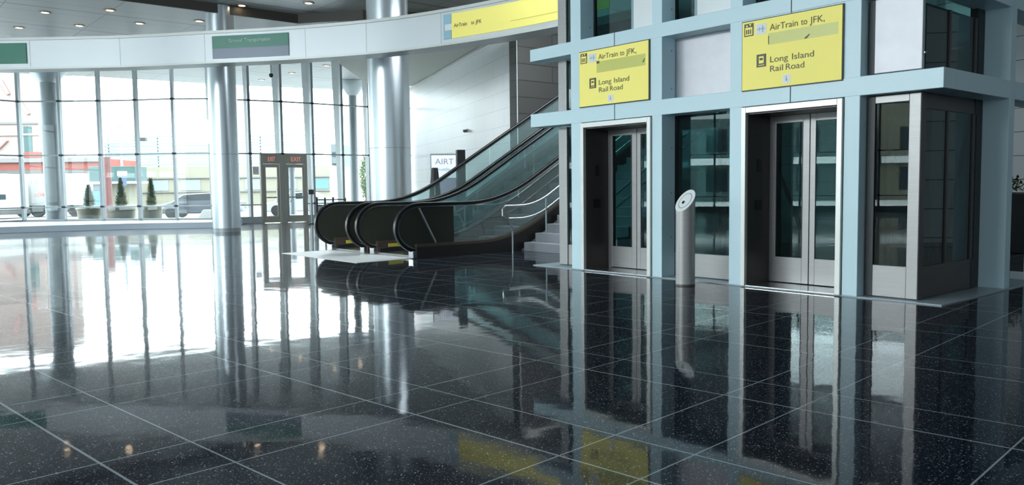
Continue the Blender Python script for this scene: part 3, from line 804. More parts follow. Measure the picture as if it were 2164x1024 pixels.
# bollard with call button
bo = thing('push_button_bollard', 'round steel bollard with slanted top standing before the elevators', 'bollard', (2.16, 10.04, 0), R(-50))
b = MB(); n = 48; r_ = .12; rings = []
for k in range(n):
    a = 2 * PI * k / n; rings.append((r_ * math.cos(a), r_ * math.sin(a)))
bt = [b.bm.verts.new((x, y, .02)) for x, y in rings]; tp = [b.bm.verts.new((x, y, 1.055 + y * 1.12)) for x, y in rings]
for k in range(n): b.bm.faces.new([bt[k], bt[(k + 1) % n], tp[(k + 1) % n], tp[k]])
b.bm.faces.new(list(reversed(bt)))
b.build('shaft', M['steel'], bo, 0, True)
tilt = math.atan(1.12)
cap_r = Matrix.Translation((0, 0, 1.055)) @ Matrix.Rotation(tilt, 4, 'X')
def cap(name, m, sx, sy, z0, z1, par, off=(0, 0)):
    b = MB(); rr = 40
    lo = [b.bm.verts.new(cap_r @ Vector((off[0] + sx * math.cos(2 * PI * k / rr), off[1] + sy * math.sin(2 * PI * k / rr), z0))) for k in range(rr)]
    hi = [b.bm.verts.new(cap_r @ Vector((off[0] + sx * math.cos(2 * PI * k / rr), off[1] + sy * math.sin(2 * PI * k / rr), z1))) for k in range(rr)]
    for k in range(rr): b.bm.faces.new([lo[k], lo[(k + 1) % rr], hi[(k + 1) % rr], hi[k]])
    b.bm.faces.new(list(reversed(lo))); b.bm.faces.new(hi)
    return b.build(name, m, par, 0, False)
top = cap('slanted_top', M['plate'], .1205, .1205 / math.cos(tilt), -.004, .006, bo)
cap('engraved_ring', M['paint_in'], .085, .125, .006, .0065, top)
cap('ring_field', M['plate'], .075, .113, .0065, .007, top)
cap('push_button', M['dark'], .017, .022, .007, .014, top, (-.012, -.03))
b = MB(); b.lathe([(.122, 0), (.122, .02)], 48); b.build('base_ring', M['jamb'], bo)

# ------------------------------------------------------------------ escalators
def esc_path(S0, knee, ztop=5.2, slope=.565):
    """handrail centre line (run, height)"""
    pts = []; cx, cz, a, bb = S0 + .50, .545, .50, .42
    for k in range(0, 19):
        th_ = R(-72 - (180 - 72 + 0) * k / 18 * 1.0)
        pts.append((cx + a * math.cos(th_), cz + bb * math.sin(th_)))
    for k in range(1, 9):
        th_ = R(180 - 90 * k / 8); pts.append((cx + a * math.cos(th_), cz + bb * math.sin(th_)))
    zt = cz + bb
    x = cx + .25
    while x < knee - .85: pts.append((x, zt)); x += .25
    # circular easing into the slope
    ang = math.atan(slope); Lk_ = .85
    for k in range(0, 11):
        t = k / 10; xs = knee - Lk_ + 2 * Lk_ * t
        z = zt + slope * (2 * Lk_) * t * t / 2
        pts.append((xs, z))
    x = knee + Lk_; z = zt + slope * Lk_
    xe = x + (ztop - z) / slope
    for k in range(1, 8): pts.append((x + (xe - x) * k / 7, z + (ztop - z) * k / 7))
    pts.append((xe + 1.0, ztop + .22)); pts.append((xe + 2.4, ztop + .22))
    return pts
def offset(pts, d):
    out = []
    for i, p in enumerate(pts):
        a = pts[max(i - 1, 0)]; c = pts[min(i + 1, len(pts) - 1)]
        tx, tz = c[0] - a[0], c[1] - a[1]; L = math.hypot(tx, tz) or 1
        out.append((p[0] + tz / L * d, p[1] - tx / L * d))
    return out
def deck_z(x, knee, slope=.565, base=.255):
    e0 = knee + .28
    if x < e0 - .85: return base
    if x < e0 + .85:
        t = (x - e0 + .85) / 1.7; return base + slope * 1.7 * t * t / 2
    return base + slope * (x - e0)
def balustrade(parent, F, S0, knee, solid_to, side, outer_clad):
    """one balustrade in the plane y = F; side = +1 when the moving steps lie at larger y"""
    P_ = esc_path(S0, knee)
    hr = MB(); o, i_ = offset(P_, -.035), offset(P_, .028)
    hr.strip(o, i_, F - .04, F + .04); h_ = hr.build('handrail', M['dark'], parent, .012, True)
    g = MB(); g.strip(offset(P_, .028), offset(P_, .048), F - .026, F + .026); g.build('rail_guide', M['chrome'], parent, 0, True)
    body = offset(P_, .048)
    # newel panel (opaque) and glass: columns between the guide and the deck
    def fill(x_from, x_to, th, name, m):
        topn = [p for p in body[18:] if x_from - 1e-6 <= p[0] <= x_to + 1e-6]
        b = MB(); outer, inner = [], []
        for p in topn:
            outer.append(p); inner.append((p[0], deck_z(p[0], knee)))
        b.strip(outer, inner, F - th, F + th); return b.build(name, m, parent)
    # newel half-disc
    b = MB(); half = [p for p in body[:19]]
    arc = body[:27]
    xs = max(arc[-1][0], S0 + .62)
    poly = [p for p in arc] + [(xs, arc[-1][1]), (xs, deck_z(xs, knee) + .0)]
    b.prism(poly, 'y', F - .016, F + .016); b.build('newel_panel', M['olive'], parent)
    # opaque run then glass
    def run(x0, x1, th, name, m):
        xsamp = [x0 + (x1 - x0) * k / 24 for k in range(25)]
        def top_at(x):
            seq = body[26:]
            for a, c in zip(seq, seq[1:]):
                if a[0] <= x <= c[0]: return a[1] + (c[1] - a[1]) * (x - a[0]) / (c[0] - a[0] + 1e-9)
            return seq[0][1] if x < seq[0][0] else seq[-1][1]
        b = MB(); b.strip([(x, top_at(x)) for x in xsamp], [(x, deck_z(x, knee)) for x in xsamp], F - th, F + th)
        return b.build(name, m, parent)
    run(xs, solid_to, .016, 'newel_panel', M['olive'])
    x = solid_to; k = 0
    xend = P_[-3][0]
    while x < xend - .3:
        x2 = min(x + 1.6, xend); run(x + .006, x2 - .006, .006, 'glass_panel', M['esc_glass']); x = x2
    # deck and cladding
    xsamp = [S0 + .38 + (xend - S0 - .38) * k / 40 for k in range(41)]
    dk = MB(); dk.strip([(x, deck_z(x, knee)) for x in xsamp], [(x, deck_z(x, knee) - .05) for x in xsamp], F - .09, F + .09); dk.build('deck', M['copper'] if side else M['skirt'], parent)
    ys = (F - .085, F + .085)
    def low(x): return max(0.0, deck_z(x, knee) - 1.35)
    sk = MB(); sk.strip([(x, deck_z(x, knee) - .05) for x in xsamp], [(x, low(x) if not outer_clad else max(0.0, deck_z(x, knee) - 1.9)) for x in xsamp], *ys)
    sk.build('skirt_cladding', M['skirt'] if outer_clad and F < .5 else M['inner_skirt'], parent)
    eb = MB(); eb.box(S0 + .43, S0 + 1.15, F - (.06 if F < .5 else .094), F + .094, .006, .125); eb.build('entry_box', M['black'], parent, .01)
    ft = MB(); ft.box(S0 + .30, S0 + .42, F - .075, F + .075, 0.005, .14); ft.build('newel_foot', M['chrome'], parent, .01)
    return P_
def escalator(label, F0, F1, S0a, S0b, kneea, kneeb):
    e_ = thing('escalator', label, 'escalator', EK, RZ)
    balustrade(e_, F0, S0a, kneea, 2.05, 1, True)
    balustrade(e_, F1, S0b, kneeb, 2.05, 1, False)
    k = (kneea + kneeb) / 2
    # steps
    b = MB(); x = 1.55; z = .02
    b.box(S0a + .35, 2.0, F0 + .09, F1 - .09, .006, .04)
    x = 2.0
    while x < 10.5:
        zt = max(.03, deck_z(x + .2, k) - .30)
        b.box(x, x + .395, F0 + .09, F1 - .09, max(.006, zt - .35), zt); x += .40
    b.build('step_band', M['tread'], e_)
    b = MB(); b.box(S0a + .36, 1.95, F0 + .09, F1 - .09, .04, .046); b.build('comb_plate', M['chrome'], e_)
    # underside
    xs = [2.6 + .4 * i for i in range(21)]
    b = MB(); b.strip([(x, deck_z(x, k) - .55) for x in xs], [(x, max(0.0, deck_z(x, k) - 1.1)) for x in xs], F0 + .08, F1 - .08); b.build('truss_cover', M['truss'], e_)
    for F in (F1,):
        b = MB(); b.box(S0b + .62, S0b + .95, F - .098, F - .0865, .135, .20); b.build('yellow_safety_mark', M['yellow_mark'], e_)
    return e_
e1 = escalator('nearer escalator, its dark newels beside the steel stair rail', .03, 1.36, .80, .78, 3.20, 2.95)
e2 = escalator('farther escalator, beside the thick round column', 1.66, 2.93, .74, .72, 2.95, 2.95)
# diagonal strut on the near newel
b = MB(); b.tube([(1.27, -.01, .90), (1.62, -.01, .27)], .018, 8); b.build('diagonal_strut', M['rail'], e1, smooth=True)

m_ = MB(); m_.box(0, 1.45, 0, 3.0, .001, .006)
lp = m_.build('landing_plate', M['plate']); lp.location = EK; lp.rotation_euler = (0, 0, RZ)
tag(lp, 'bright pale landing plate on the floor before the two escalators', 'floor plate')

# staircase beside the escalators
st = thing('staircase', 'grey stone staircase rising beside the escalator behind the elevators', 'staircase', EK, RZ)
for i in range(20):
    b = MB(); b.box(3.62 + .30 * i, 3.62 + .30 * (i + 1) + .03, -2.35, -.16, 0 if i < 1 else .17 * (i - 1), .17 * (i + 1)); b.build('step', M['stone'], st, .006)
b = MB(); b.prism([(3.63, 0), (9.9, 0), (9.9, 3.4), (9.6, 3.4), (3.63, .02)], 'y', -.15, -.07); b.build('stringer', M['stair_side'], st)
def stair_rail(F, S_b, label):
    r = thing('stair_handrail', label, 'handrail', EK, RZ)
    sl = .17 / .30
    def z(s, h): return max(h, h + (s - 3.75) * sl)
    def line(h, s_end):
        pts = [(S_b + .10, F, h)]
        for k in range(0, 9): pts.append((3.3 + .1 * k, F, h + sl * (.1 * k) ** 2 / 1.6))
        s = 4.2
        while s < s_end: pts.append((s, F, h + sl * (s - 3.7))); s += .4
        return pts
    up = line(.90, 8.8); lo = line(.66, 8.8)
    hook = [(S_b + .02, F, .66), (S_b - .05, F, .72), (S_b - .05, F, .84), (S_b + .02, F, .90)]
    b = MB(); b.tube(hook + up[1:], .021, 10); b.build('top_rail', M['rail'], r, smooth=True)
    b = MB(); b.tube(lo, .018, 10); b.build('lower_rail', M['rail'], r, smooth=True)
    b = MB(); b.tube([(S_b + .06, F, .67), (S_b + .17, F, .50), (S_b + .19, F, .40), (S_b + .19, F, 0)], .018, 10); b.build('post', M['rail'], r, smooth=True)
    for s in (3.98, 5.5, 7.0, 8.5):
        stp = int((s - 3.62) / .30) + 1
        b = MB(); b.tube([(s, F, .17 * stp), (s, F, .90 + sl * (s - 3.7))], .018, 10); b.build('post', M['rail'], r, smooth=True)
    return r
stair_rail(-.42, 2.92, 'curved steel stair handrail with hooked end, next to the nearer escalator')
stair_rail(-2.2, 3.75, 'steel stair handrail whose hooked end shows just left of elevator frame')

# ------------------------------------------------------------------ things behind the escalators
def at(px, depth, z=0): return Vector((*ray_xy(px, depth), z))
ad = thing('display_board', 'white and lavender advertising board standing behind the escalators', 'display board', at(941, 20.0), R(4))
b = MB(); b.box(-.34, .34, -.05, .05, .95, 2.10); b.build('frame', M['mullion'], ad, .01)
b = MB(); b.box(-.31, .31, -.06, -.05, 1.50, 2.06); b.build('white_panel', M['lit_white'], ad)
b = MB(); b.box(-.31, .31, -.06, -.05, .99, 1.48); b.build('picture_panel', M['purple'], ad)
text('lettering', 'AIRT', .20, (-.22, -.062, 1.84), (1, 0, 0), (0, 0, 1), M['grey_ink'], ad, width=.46)
text('lettering', 'shuttle', .12, (-.22, -.062, 1.68), (1, 0, 0), (0, 0, 1), M['cyan_ink'], ad, width=.36)
b = MB(); b.box(-.30, -.25, -.03, .03, 0, .95); b.box(.25, .30, -.03, .03, 0, .95); b.box(-.32, .32, -.2, .2, 0, .03); b.build('stand', M['mullion'], ad)
bp = thing('black_pylon', 'tall square black post right of the white board behind the escalators', 'post', at(976, 19.6), R(15))
b = MB(); b.box(-.10, .10, -.10, .10, .02, 2.17); b.build('body', M['black'], bp, .01)
b = MB(); b.box(-.13, .13, -.13, .13, 0, .02); b.build('base', M['jamb'], bp)
tp_ = thing('tapered_post', 'short tapered black post left of the white board behind the escalators', 'post', at(921, 19.3), 0)
b = MB(); b.lathe([(.21, 0), (.19, .3), (.13, 1.2), (.085, 1.68), (.07, 1.74)], 20); b.build('body', M['black'], tp_, 0, True)
b = MB(); b.lathe([(.24, 0), (.24, .015)], 20); b.build('base', M['jamb'], tp_)
sc_ = thing('security_camera', 'tiny grey dome camera fixed high on the white tiled wall', 'camera', (0, 0, 0))
pp = at(992, 0)  # where the direction meets the wall
rr = (990 - 1082) / 1699.1
tt = (WC.x - rr * WC.y) / (rr * wd.y - wd.x); pw = WC + wd * tt
sc_.location = (pw.x, pw.y, 1.25 + (396.5 - 277) * pw.y / 1699); sc_.rotation_euler = (0, 0, math.atan2(wn.y, wn.x))
b = MB(); b.box(0.002, .05, -.07, .07, -.05, .05); b.build('mount', M['plaster'], sc_, .005)
b = MB(); b.lathe([(.01, -.06), (.05, -.04), (.06, 0), (.05, .03)], 16, .10, 0); b.build('dome', M['jamb'], sc_, 0, True)
c2 = thing('security_camera', 'tiny black dome camera hanging under the soffit by the doors', 'camera', at(583, 30.75, 5.6))
b = MB(); b.lathe([(.02, -.10), (.07, -.06), (.08, 0), (.06, .04)], 16); b.build('dome', M['black'], c2, 0, True)
b = MB(); b.tube([(0, 0, .04), (0, 0, .93)], .02); b.build('stem', M['mullion'], c2)
# queue barrier near the doors
qb = thing('queue_barrier', 'low dark metal barrier rail seen over the far escalator newel', 'barrier', at(671, 28.0), R(20))
for x in (0, .28, .56): b = MB(); b.tube([(x, 0, .02), (x, 0, .98)], .035, 8); b.build('post', M['black'], qb)
for z in (.90, .70): b = MB(); b.tube([(0, 0, z), (1.0, 0, z)], .018, 8); b.build('rail', M['black'], qb)
b = MB(); b.tube([(.98, 0, .02), (.98, 0, .95)], .03, 8); b.build('post', M['black'], qb)
for x in (0, .28, .56, .98): b = MB(); b.lathe([(.09, 0), (.09, .02)], 12, x, 0); b.build('foot', M['black'], qb)
gp = thing('card_reader_post', 'slim dark post with a small head standing right of the doors', 'post', at(660, 29.6), 0)
b = MB(); b.tube([(0, 0, .03), (0, 0, 1.1)], .04, 10); b.build('pole', M['mullion'], gp)
b = MB(); b.box(-.09, .09, -.06, .06, 1.08, 1.26); b.build('head', M['black'], gp, .01)
b = MB(); b.lathe([(.17, 0), (.17, .03)], 16); b.build('base', M['black'], gp)
# dark planter at the right edge
dp = thing('dark_planter', 'tall black planter with dark leaves at the right edge of the picture', 'planter', (8.88, 14.35, 0), R(40))
b = MB(); b.box(-.45, .45, -.45, .45, 0, 1.05); b.build('pot', M['black'], dp, .02)
b = MB()
for k in range(140):
    a = random.uniform(0, 2 * PI); r0 = random.uniform(0, .4); z = random.uniform(1.05, 1.3); p0 = Vector((r0 * math.cos(a), r0 * math.sin(a), z))
    d = Vector((random.uniform(-1, 1), random.uniform(-1, 1), random.uniform(-.2, 1))).normalized() * .11; s = d.cross(Vector((0, 0, 1))).normalized() * .025
    v = [b.bm.verts.new(q_) for q_ in (p0, p0 + d * .5 + s, p0 + d, p0 + d * .5 - s)]; b.bm.faces.new(v)
b.build('foliage', M['leaf'], dp)

# ------------------------------------------------------------------ outdoors
m_ = MB(); m_.prism([(-60, -25), (-24.9, -25), (-24.9, 36.1), (30, 36.1), (30, 40), (-12, 40), (-60, 34)], 'z', -.35, -.04)
struct(m_.build('floor_pavement', M['pave']))
m_ = MB(); m_.prism([(-160, -60), (-60, -60), (-60, 34), (-12, 40), (60, 40), (60, 160), (-160, 160)], 'z', -.6, -.25)
struct(m_.build('floor_road', M['asphalt']))

def ext_column(px, depth, r, label, flare=True):
    c = thing('exterior_column', label, 'column', at(px, depth, -.04), 0)
    b = MB(); b.lathe([(r, .10), (r, 5.9 if flare else 6.5)], 32); b.build('shaft', M['ext_col'], c, 0, True)
    b = MB(); b.lathe([(r + .05, 0), (r + .05, .10)], 32); b.build('base', M['planter'], c, 0, True)
    if flare: b = MB(); b.lathe([(r, 5.88), (r + .08, 5.95), (r + .25, 6.2), (r + .5, 6.42), (r + .55, 6.58)], 32); b.build('capital', M['mullion'], c, 0, True)
    return c
ext_column(116, 34.0, .33, 'pale round column outside the glass with flared grey capital, at left')
ext_column(752, 40.0, .20, 'pale round column outside the glass, just left of thick steel column')
c_ = thing('exterior_post', 'greenish post outside seen through the right entrance door', 'post', at(620, 42.5, -.04), 0)
b = MB(); b.lathe([(.20, 0), (.16, .3), (.14, 2.2), (.20, 2.5), (.05, 2.65)], 20); b.build('shaft', M['ext_col'], c_, 0, True)

# planters with conifers
def planter(px, depth, rad, h, label, cone):
    c = thing('round_planter', label, 'planter', at(px, depth, -.04), 0)
    b = MB(); b.lathe([(rad * .86, 0), (rad * .9, .05), (rad, h - .08), (rad * 1.05, h - .08), (rad * 1.05, h)], 28); b.build('pot', M['planter'], c, 0, True)
    b = MB(); b.lathe([(rad * .9, h), (rad * .85, h + .02)], 20); b.build('soil', M['soil'], c)
    t = thing('potted_conifer', cone[0], 'tree', at(px, depth, h - .02), 0)
    b = MB(); b.tube([(0, 0, 0), (0, 0, cone[2] * .8)], .03, 8); b.build('trunk', M['bark'], t)
    b = MB(); H_, Rr = cone[2], cone[1]
    for k in range(900):
        q = random.random() ** 1.3; z = .06 + q * (H_ - .08); rr_ = Rr * (1 - q) ** .8 * random.uniform(.6, 1.1) * (1 if q > .05 else .8)
        a = random.uniform(0, 2 * PI); p0 = Vector((rr_ * .7 * math.cos(a), rr_ * .7 * math.sin(a), z))
        d = Vector((math.cos(a), math.sin(a), .9)).normalized() * random.uniform(.08, .16); s = Vector((-math.sin(a), math.cos(a), 0)) * .03
        v = [b.bm.verts.new(q_) for q_ in (p0 - s, p0 + s, p0 + d)]; b.bm.faces.new(v)
    n = 12
    cone_r = [[b.bm.verts.new((Rr * .62 * (1 - j / 5) ** .8 * math.cos(2 * PI * k / n), Rr * .62 * (1 - j / 5) ** .8 * math.sin(2 * PI * k / n), .05 + j / 5 * (H_ - .15))) for k in range(n)] for j in range(5)]
    for a_, b_ in zip(cone_r, cone_r[1:]):
        for k in range(n): b.bm.faces.new([a_[k], a_[(k + 1) % n], b_[(k + 1) % n], b_[k]])
    b.build('foliage', M['leaf'], t)
    return c
planter(190, 36.6, .52, .60, 'round cream planter holding the broken leftmost conifer', ('stunted leftmost conifer with a broken bare top, in a round planter', .34, 1.0))
planter(258, 36.6, .60, .60, 'round cream planter holding the middle conifer', ('middle conifer, the tallest of three in planters outside', .36, 1.30))
planter(322, 36.6, .46, .60, 'round cream planter holding the rightmost conifer', ('rightmost olive brown conifer in a round planter outside', .30, 1.26))

# lorry
tk = thing('box_lorry', 'long white lorry trailer with faint lettering parked outside at left', 'lorry', at(102, 50.0, -.25), R(2))
def tb(name, m, x0, x1, y0, y1, z0, z1, bev=.02, par=tk): b = MB(); b.box(x0, x1, y0, y1, z0, z1); return b.build(name, m, par, bev)
box_ = tb('trailer_box', M['truck_white'], -2.35, 2.35, 0, 2.3, .72, 2.72)
tb('roof_rail', M['truck_dark'], -2.37, 2.37, -.02, 2.32, 2.72, 2.80)
tb('chassis', M['truck_dark'], -2.5, 2.3, .1, 2.2, .45, .72)
text('lettering', 'THE', .55, (-2.2, -.004, 2.1), (1, 0, 0), (0, 0, 1), M['truck_ink'], box_, width=.85)
text('lettering', 'NLDAN', .45, (-.95, -.004, 2.1), (1, 0, 0), (0, 0, 1), M['truck_ink'], box_, width=1.4)
text('lettering', 'THE', .45, (1.3, -.004, 2.05), (1, 0, 0), (0, 0, 1), M['truck_ink'], box_, width=.6)
text('lettering', 'LOR', .28, (-.75, -.004, 1.3), (1, 0, 0), (0, 0, 1), M['red_ink'], box_, width=.6)
for zz in (1.45, 1.25, 1.05): tb('small_print', M['grey_ink'], -1.9, -1.3, -.004, -.001, zz, zz + .06, 0, box_)
for zz in (1.5, 1.3, 1.0): tb('small_print', M['grey_ink'], 1.3, 1.9, -.004, -.001, zz, zz + .06, 0, box_)
for x in (-1.6, -.7, 1.6):
    b = MB(); b.lathe([(.42, 0), (.45, .03), (.45, .22), (.42, .25)], 24); o = b.build('wheel', M['rubber'], tk, 0, True); o.rotation_euler = (R(-90), 0, 0); o.location = (x, .1, .45)
tc_ = thing('lorry_cab', 'white lorry front with black windows cut off by the left picture edge', 'lorry', at(-22, 47.0, -.25), R(2))
tb('cab_body', M['truck_white'], -1.1, 1.15, 0, 2.2, .5, 2.65, .12, tc_)
wn_ = tb('side_window', M['car_glass'], .45, 1.0, -.03, 0, 1.15, 1.45, 0, tc_); tb('upper_window', M['car_glass'], -.6, .3, -.03, 0, 1.6, 2.3, 0, tc_)
tb('bumper', M['truck_dark'], -1.15, 1.2, -.05, 2.2, .25, .5, .03, tc_)
b = MB(); b.lathe([(.45, 0), (.45, .25)], 24); o = b.build('wheel', M['rubber'], tc_, 0, True); o.rotation_euler = (R(-90), 0, 0); o.location = (-.2, .02, .45)

# cars
def car(px, depth, label, m, L=4.5, rz=0, z=-.25):
    c = thing('parked_car', label, 'car', at(px, depth, z), rz)
    h = L / 2
    prof = [(-h, .35), (-h + .05, .72), (-h + .9, .90), (-h + 1.55, 1.34), (h - 1.5, 1.42), (h - .55, 1.0), (h - .05, .92), (h, .40), (h - .1, .25), (-h + .1, .25)]
    b = MB(); b.prism(prof, 'y', 0, 1.7); b.build('body', m, c, .06, True)
    b = MB(); b.prism([(-h + 1.15, .96), (-h + 1.65, 1.29), (h - 1.6, 1.36), (h - .85, 1.02)], 'y', -.01, 1.71); b.build('side_windows', M['car_glass'], c)
    for x in (-h + .85, h - .85):
        for y in (-.01, 1.51):
            b = MB(); b.lathe([(.30, 0), (.32, .02), (.32, .18), (.30, .2)], 20); o = b.build('wheel', M['rubber'], c, 0, True); o.rotation_euler = (R(-90), 0, 0); o.location = (x, y, .32)
    b = MB(); b.box(h - .02, h + .02, .15, .5, .62, .78); b.box(-h - .02, -h + .03, .15, .5, .6, .72); b.build('lamp_units', M['trim'], c)
    return c
car(416, 45, 'dark slate car parked outside behind the left steel column', M['car_dark'], 4.6)
car(630, 47, 'silver grey car seen low through the right entrance door', M['car_silver'], 4.2)
car(-70, 60, 'dark car partly hidden behind the white lorry at far left', M['car_dark'], 4.5)
w_ = thing('wheel_stop', 'white concrete wedge barrier beside the dark slate car outside', 'barrier', at(432, 37.5, -.04), 0)
b = MB(); b.prism([(-.35, 0), (.45, 0), (.45, .42), (-.05, .42)], 'y', 0, .4); b.build('wedge', M['white'], w_, .02)

# red building with gantry, washed pink tower
def bld(name, label, cat, px0, px1, depth, z0, z1, m, dy=6):
    a, b_ = at(px0, depth), at(px1, depth)
    r = thing(name, label, cat, (a.x, a.y, z0), 0)
    b = MB(); b.box(0, b_.x - a.x, 0, dy, 0, z1 - z0); b.build('wall', m, r)
    return r, b_.x - a.x
hz = lambda px: 395.5 + (1082 - px) * .0121
Zp = lambda px, y, d: 1.25 + (hz(px) - y) * d / 1699.1
r1, W1 = bld('red_building', 'low brick red building behind the white lorry', 'building', -160, 216, 62, -.25, Zp(100, 336, 62), M['red_building'])
b = MB(); b.box(-.2, W1 + .2, -.25, 0, Zp(100, 336, 62), Zp(100, 330, 62) + .1); b.build('cornice', M['beige_line'], r1)
b = MB(); b.box(W1 * .02, W1 - .1, -.3, 0, Zp(100, 364, 62) - .1 + .25, Zp(100, 362, 62) + .35); b.build('lintel', M['truck_dark'], r1)
r2, W2 = bld('pink_building', 'washed out pale pink tower block rising over the red building at far left', 'building', -220, 92, 72, -.25, 13.5, M['pink_building'])
ox = at(-220, 72).x
def onb(px): return at(px, 72).x - ox
b = MB(); b.box(onb(60), onb(77), -.06, 0, Zp(60, 322, 72) + .25, Zp(60, 268, 72) + .25); wt = b.build('window', M['teal'], r2)
b = MB(); b.box(onb(60), onb(77), -.09, -.06, Zp(60, 287, 72) + .25, Zp(60, 284, 72) + .25); b.build('glazing_bar', M['beige_line'], wt)
for yy in (262, 286): b = MB(); b.box(0, W2, -.12, 0, Zp(60, yy, 72) + .2, Zp(60, yy - 3, 72) + .25); b.build('ledge', M['beige_line'] if yy == 262 else M['pink_building'], r2)
for (x0, y0, x1, y1) in ((54, 214, 74, 243), (18, 172, 34, 202), (5, 315, 26, 296)):
    b = MB(); b.tube([(onb(x0), -.12, Zp(x0, y0, 72) + .25), (onb(x1), -.12, Zp(x1, y1, 72) + .25)], .14, 8); b.build('diagonal_strut', M['pink_strut'], r2)
b = MB(); b.box(onb(60), onb(96), -.3, 0, Zp(60, 334, 72) + .25, Zp(60, 322, 72) + .25); b.build('awning', M['red_building'], r2)

# long beige building with louvres
r3, W3 = bld('beige_building', 'long beige concrete building with ledges across the street', 'building', 216, 700, 78, -.25, Zp(400, 352, 78), M['beige'], 10)
ox3 = at(216, 78).x; H3 = Zp(400, 352, 78)
for yy in (376, 405): b = MB(); b.box(0, W3, -.2, 0, Zp(400, yy + 1, 78) + .25, Zp(400, yy - 1, 78) + .25); b.build('ledge', M['beige_line'], r3)
for k in range(7):
    b = MB(); x = 1.6 + k * 3.1; b.box(x, x + 1.9, -.05, .02, Zp(400, 402, 78) + .25, Zp(400, 380, 78) + .25); f_ = b.build('window', M['sky_blue'] if k % 3 == 0 else M['louvre'], r3)
lv = thing('louvre_screen', 'rows of blue grey horizontal louvres above the long beige building', 'screen', (ox3 + .3, 78.5, H3 - .25), 0)
yy = 349; k = 0
while yy > 286:
    b = MB(); z = Zp(400, yy, 78) - H3 + .25; b.box(0 if yy > 300 else 2.5, W3 - 1, 0, .25, z, z + .13 if k % 3 else z + .2); b.build('louvre', M['louvre'], lv); yy -= 6.5; k += 1
for x in (.2, 5, 10, 15, 20): b = MB(); b.box(x, x + .12, .25, .4, 0, Zp(400, 288, 78) - H3 + .25); b.build('louvre_post', M['louvre'], lv)

# smaller street furniture
def pole(name, label, cat, px, depth, z1, r, m, z0=-.25):
    c = thing(name, label, cat, at(px, depth, z0), 0)
    b = MB(); b.tube([(0, 0, 0), (0, 0, z1 - z0)], r, 10); b.build('pole', m, c, smooth=True); return c
mp = pole('maroon_post', 'thick dark maroon post between the teal kiosk and the middle conifer', 'post', 232, 44, Zp(232, 332, 44), .20, M['maroon'])
lp_ = pole('street_lamp', 'thin pale street lamp post rising behind the middle conifer', 'street lamp', 263, 56, Zp(263, 268, 56), .08, M['louvre'])
b = MB(); b.box(-.5, .1, -.1, .1, Zp(263, 268, 56) + .22, Zp(263, 268, 56) + .34); b.build('lamp_head', M['louvre'], lp_)
tl = pole('traffic_light', 'dark traffic signal hanging above the street right of the conifers', 'traffic light', 302, 52, Zp(302, 290, 52), .05, M['louvre'])
b = MB(); b.box(.05, .45, -.15, .15, Zp(302, 299, 52) + .25, Zp(302, 293, 52) + .28); b.build('signal_head', M['black'], tl)
kb = thing('teal_kiosk', 'teal roofed kiosk with a pale blue door behind the planters', 'kiosk', at(193, 46, -.25), 0)
kw = at(290, 46).x - at(193, 46).x
b = MB(); b.box(0, kw, 0, 1.5, Zp(200, 385, 46) + .25, Zp(200, 352, 46) + .25); b.build('fascia', M['teal'], kb, .02)
b = MB(); b.box(-.1, kw + .1, -.05, 1.6, Zp(200, 388, 46) + .25, Zp(200, 384, 46) + .25); b.build('eave', M['white'], kb)
b = MB(); b.box(.05, .62, .1, 1.4, 0, Zp(200, 402, 46) + .25); b.build('door', M['sky_blue'], kb)
b = MB(); b.box(.15, .6, .08, 1.4, Zp(200, 402, 46) + .25, Zp(200, 389, 46) + .25); b.build('door_window', M['tower_grey'], kb)
b = MB(); b.box(.62, kw - .6, .4, 1.4, 0, Zp(200, 388, 46) + .24); b.build('back_wall', M['beige'], kb)
bs = pole('street_sign', 'blue and white street sign on a slim post right of middle conifer', 'sign', 264, 42, Zp(264, 372, 42), .05, M['beige_line'])
b = MB(); b.box(-.22, .22, -.08, -.05, Zp(264, 392, 42) + .25, Zp(264, 372, 42) + .25); b.build('sign_plate', M['cloth_blue'], bs)
b = MB(); b.box(-.25, .25, -.08, -.05, Zp(264, 371, 42) + .25, Zp(264, 362, 42) + .25); b.build('upper_plate', M['white'], bs)
rc = thing('red_hydrant', 'small red street box standing right of the middle conifer', 'street box', at(262, 41, -.25), 0)
b = MB(); b.box(-.12, .12, -.1, .1, 0, Zp(262, 415, 41) + .25); b.build('body', M['red_building'], rc, .02)
b = MB(); b.lathe([(.13, 0), (.10, .06), (.02, .10)], 14, 0, 0); o = b.build('cap', M['red_building'], rc); o.location = (0, 0, Zp(262, 415, 41) + .25)
r4, W4 = bld('grey_tower', 'dark grey far building seen through the pane right of the doors', 'building', 704, 726, 90, -.25, Zp(712, 305, 90), M['tower_grey'])
for k in range(4): b = MB(); b.box(.15, W4 - .15, -.05, 0, 1.4 + k * 1.25, 1.9 + k * 1.25); b.build('window_row', M['car_glass'], r4)
tr = thing('street_tree', 'dark green tree seen at the pane beside the thick steel column', 'tree', at(777, 60, -.25), 0)
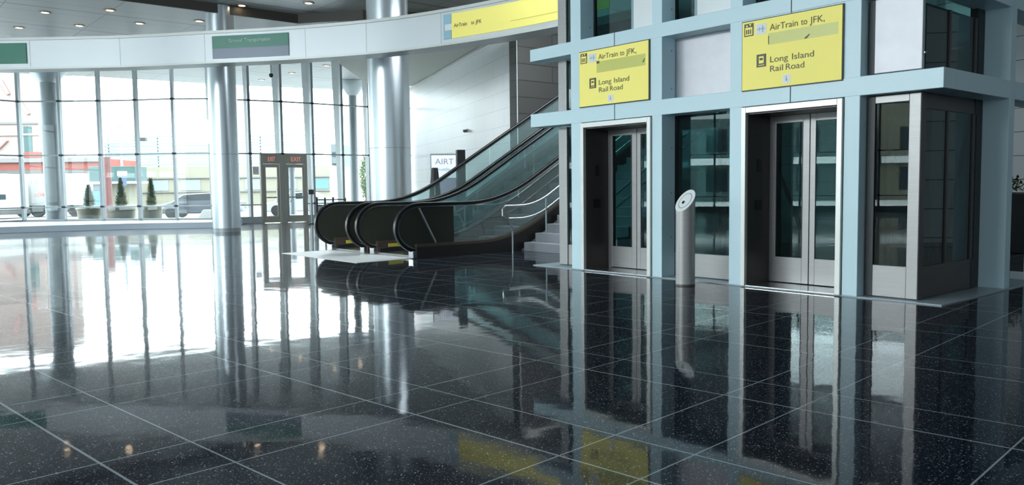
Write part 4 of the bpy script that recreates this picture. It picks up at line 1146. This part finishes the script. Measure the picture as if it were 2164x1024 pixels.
b = MB(); b.tube([(0, 0, 0), (0, 0, 2.2)], .12, 8); b.build('trunk', M['bark'], tr)
b = MB()
for k in range(1500):
    d = Vector((random.gauss(0, 1), random.gauss(0, 1), random.gauss(0, 1))).normalized(); rr_ = random.uniform(.6, 1.0)
    p0 = Vector((d.x * .55 * rr_, d.y * .55 * rr_, 2.4 + d.z * 1.9 * rr_)); q1 = Vector((random.uniform(-1, 1), random.uniform(-1, 1), random.uniform(-1, 1))).normalized() * .16
    s = q1.cross(d).normalized() * .06 if q1.cross(d).length > .001 else Vector((.05, 0, 0))
    v = [b.bm.verts.new(q_) for q_ in (p0 - s, p0 + s, p0 + q1)]; b.bm.faces.new(v)
b.build('foliage', M['leaf'], tr)
_d = (pm - pa).normalized(); _q = pa + _d * .20
pn = thing('notice_sign', 'small pink and white notice on the glass left of the doors', 'notice', (_q.x, _q.y, 0), math.atan2(_d.y, _d.x))
b = MB(); b.box(-.11, .11, -.018, -.011, 1.85, 2.15); b.build('sheet', M['white'], pn)
b = MB(); b.lathe([(.08, 0), (.08, .004)], 20); o = b.build('symbol', M['purple'], pn); o.rotation_euler = (R(90), 0, 0); o.location = (0, -.018, 2.0)

# buildings opposite the left side of the hall (seen only as reflections in the elevator glass)
for (x_, y0, y1, h_, m__, lab) in ((-52, -26, -6, 9, M['beige'], 'beige block mirrored in the corner pane of the elevator enclosure'), (-50, -5, 9, 6.5, M['teal_far'], 'dark teal shop block mirrored in the right elevator doors'), (-54, 10, 24, 8.0, M['tower_grey'], 'grey office block mirrored in the left elevator doors')):
    r = thing('street_building', lab, 'building', (x_, y0, -.25), 0)
    b = MB(); b.box(-8, 0, 0, y1 - y0, 0, h_); b.build('wall', m__, r)
    k = 1.0
    while k < y1 - y0 - 2:
        for zz in (1.0, 4.0):
            b = MB(); b.box(0, .06, k, k + 1.6, zz, zz + 1.7); b.build('window', M['car_glass'], r)
        k += 3.2
    b = MB(); b.box(0, .4, 0, y1 - y0, 3.0, 3.5); b.build('shop_sign', M['white'], r)
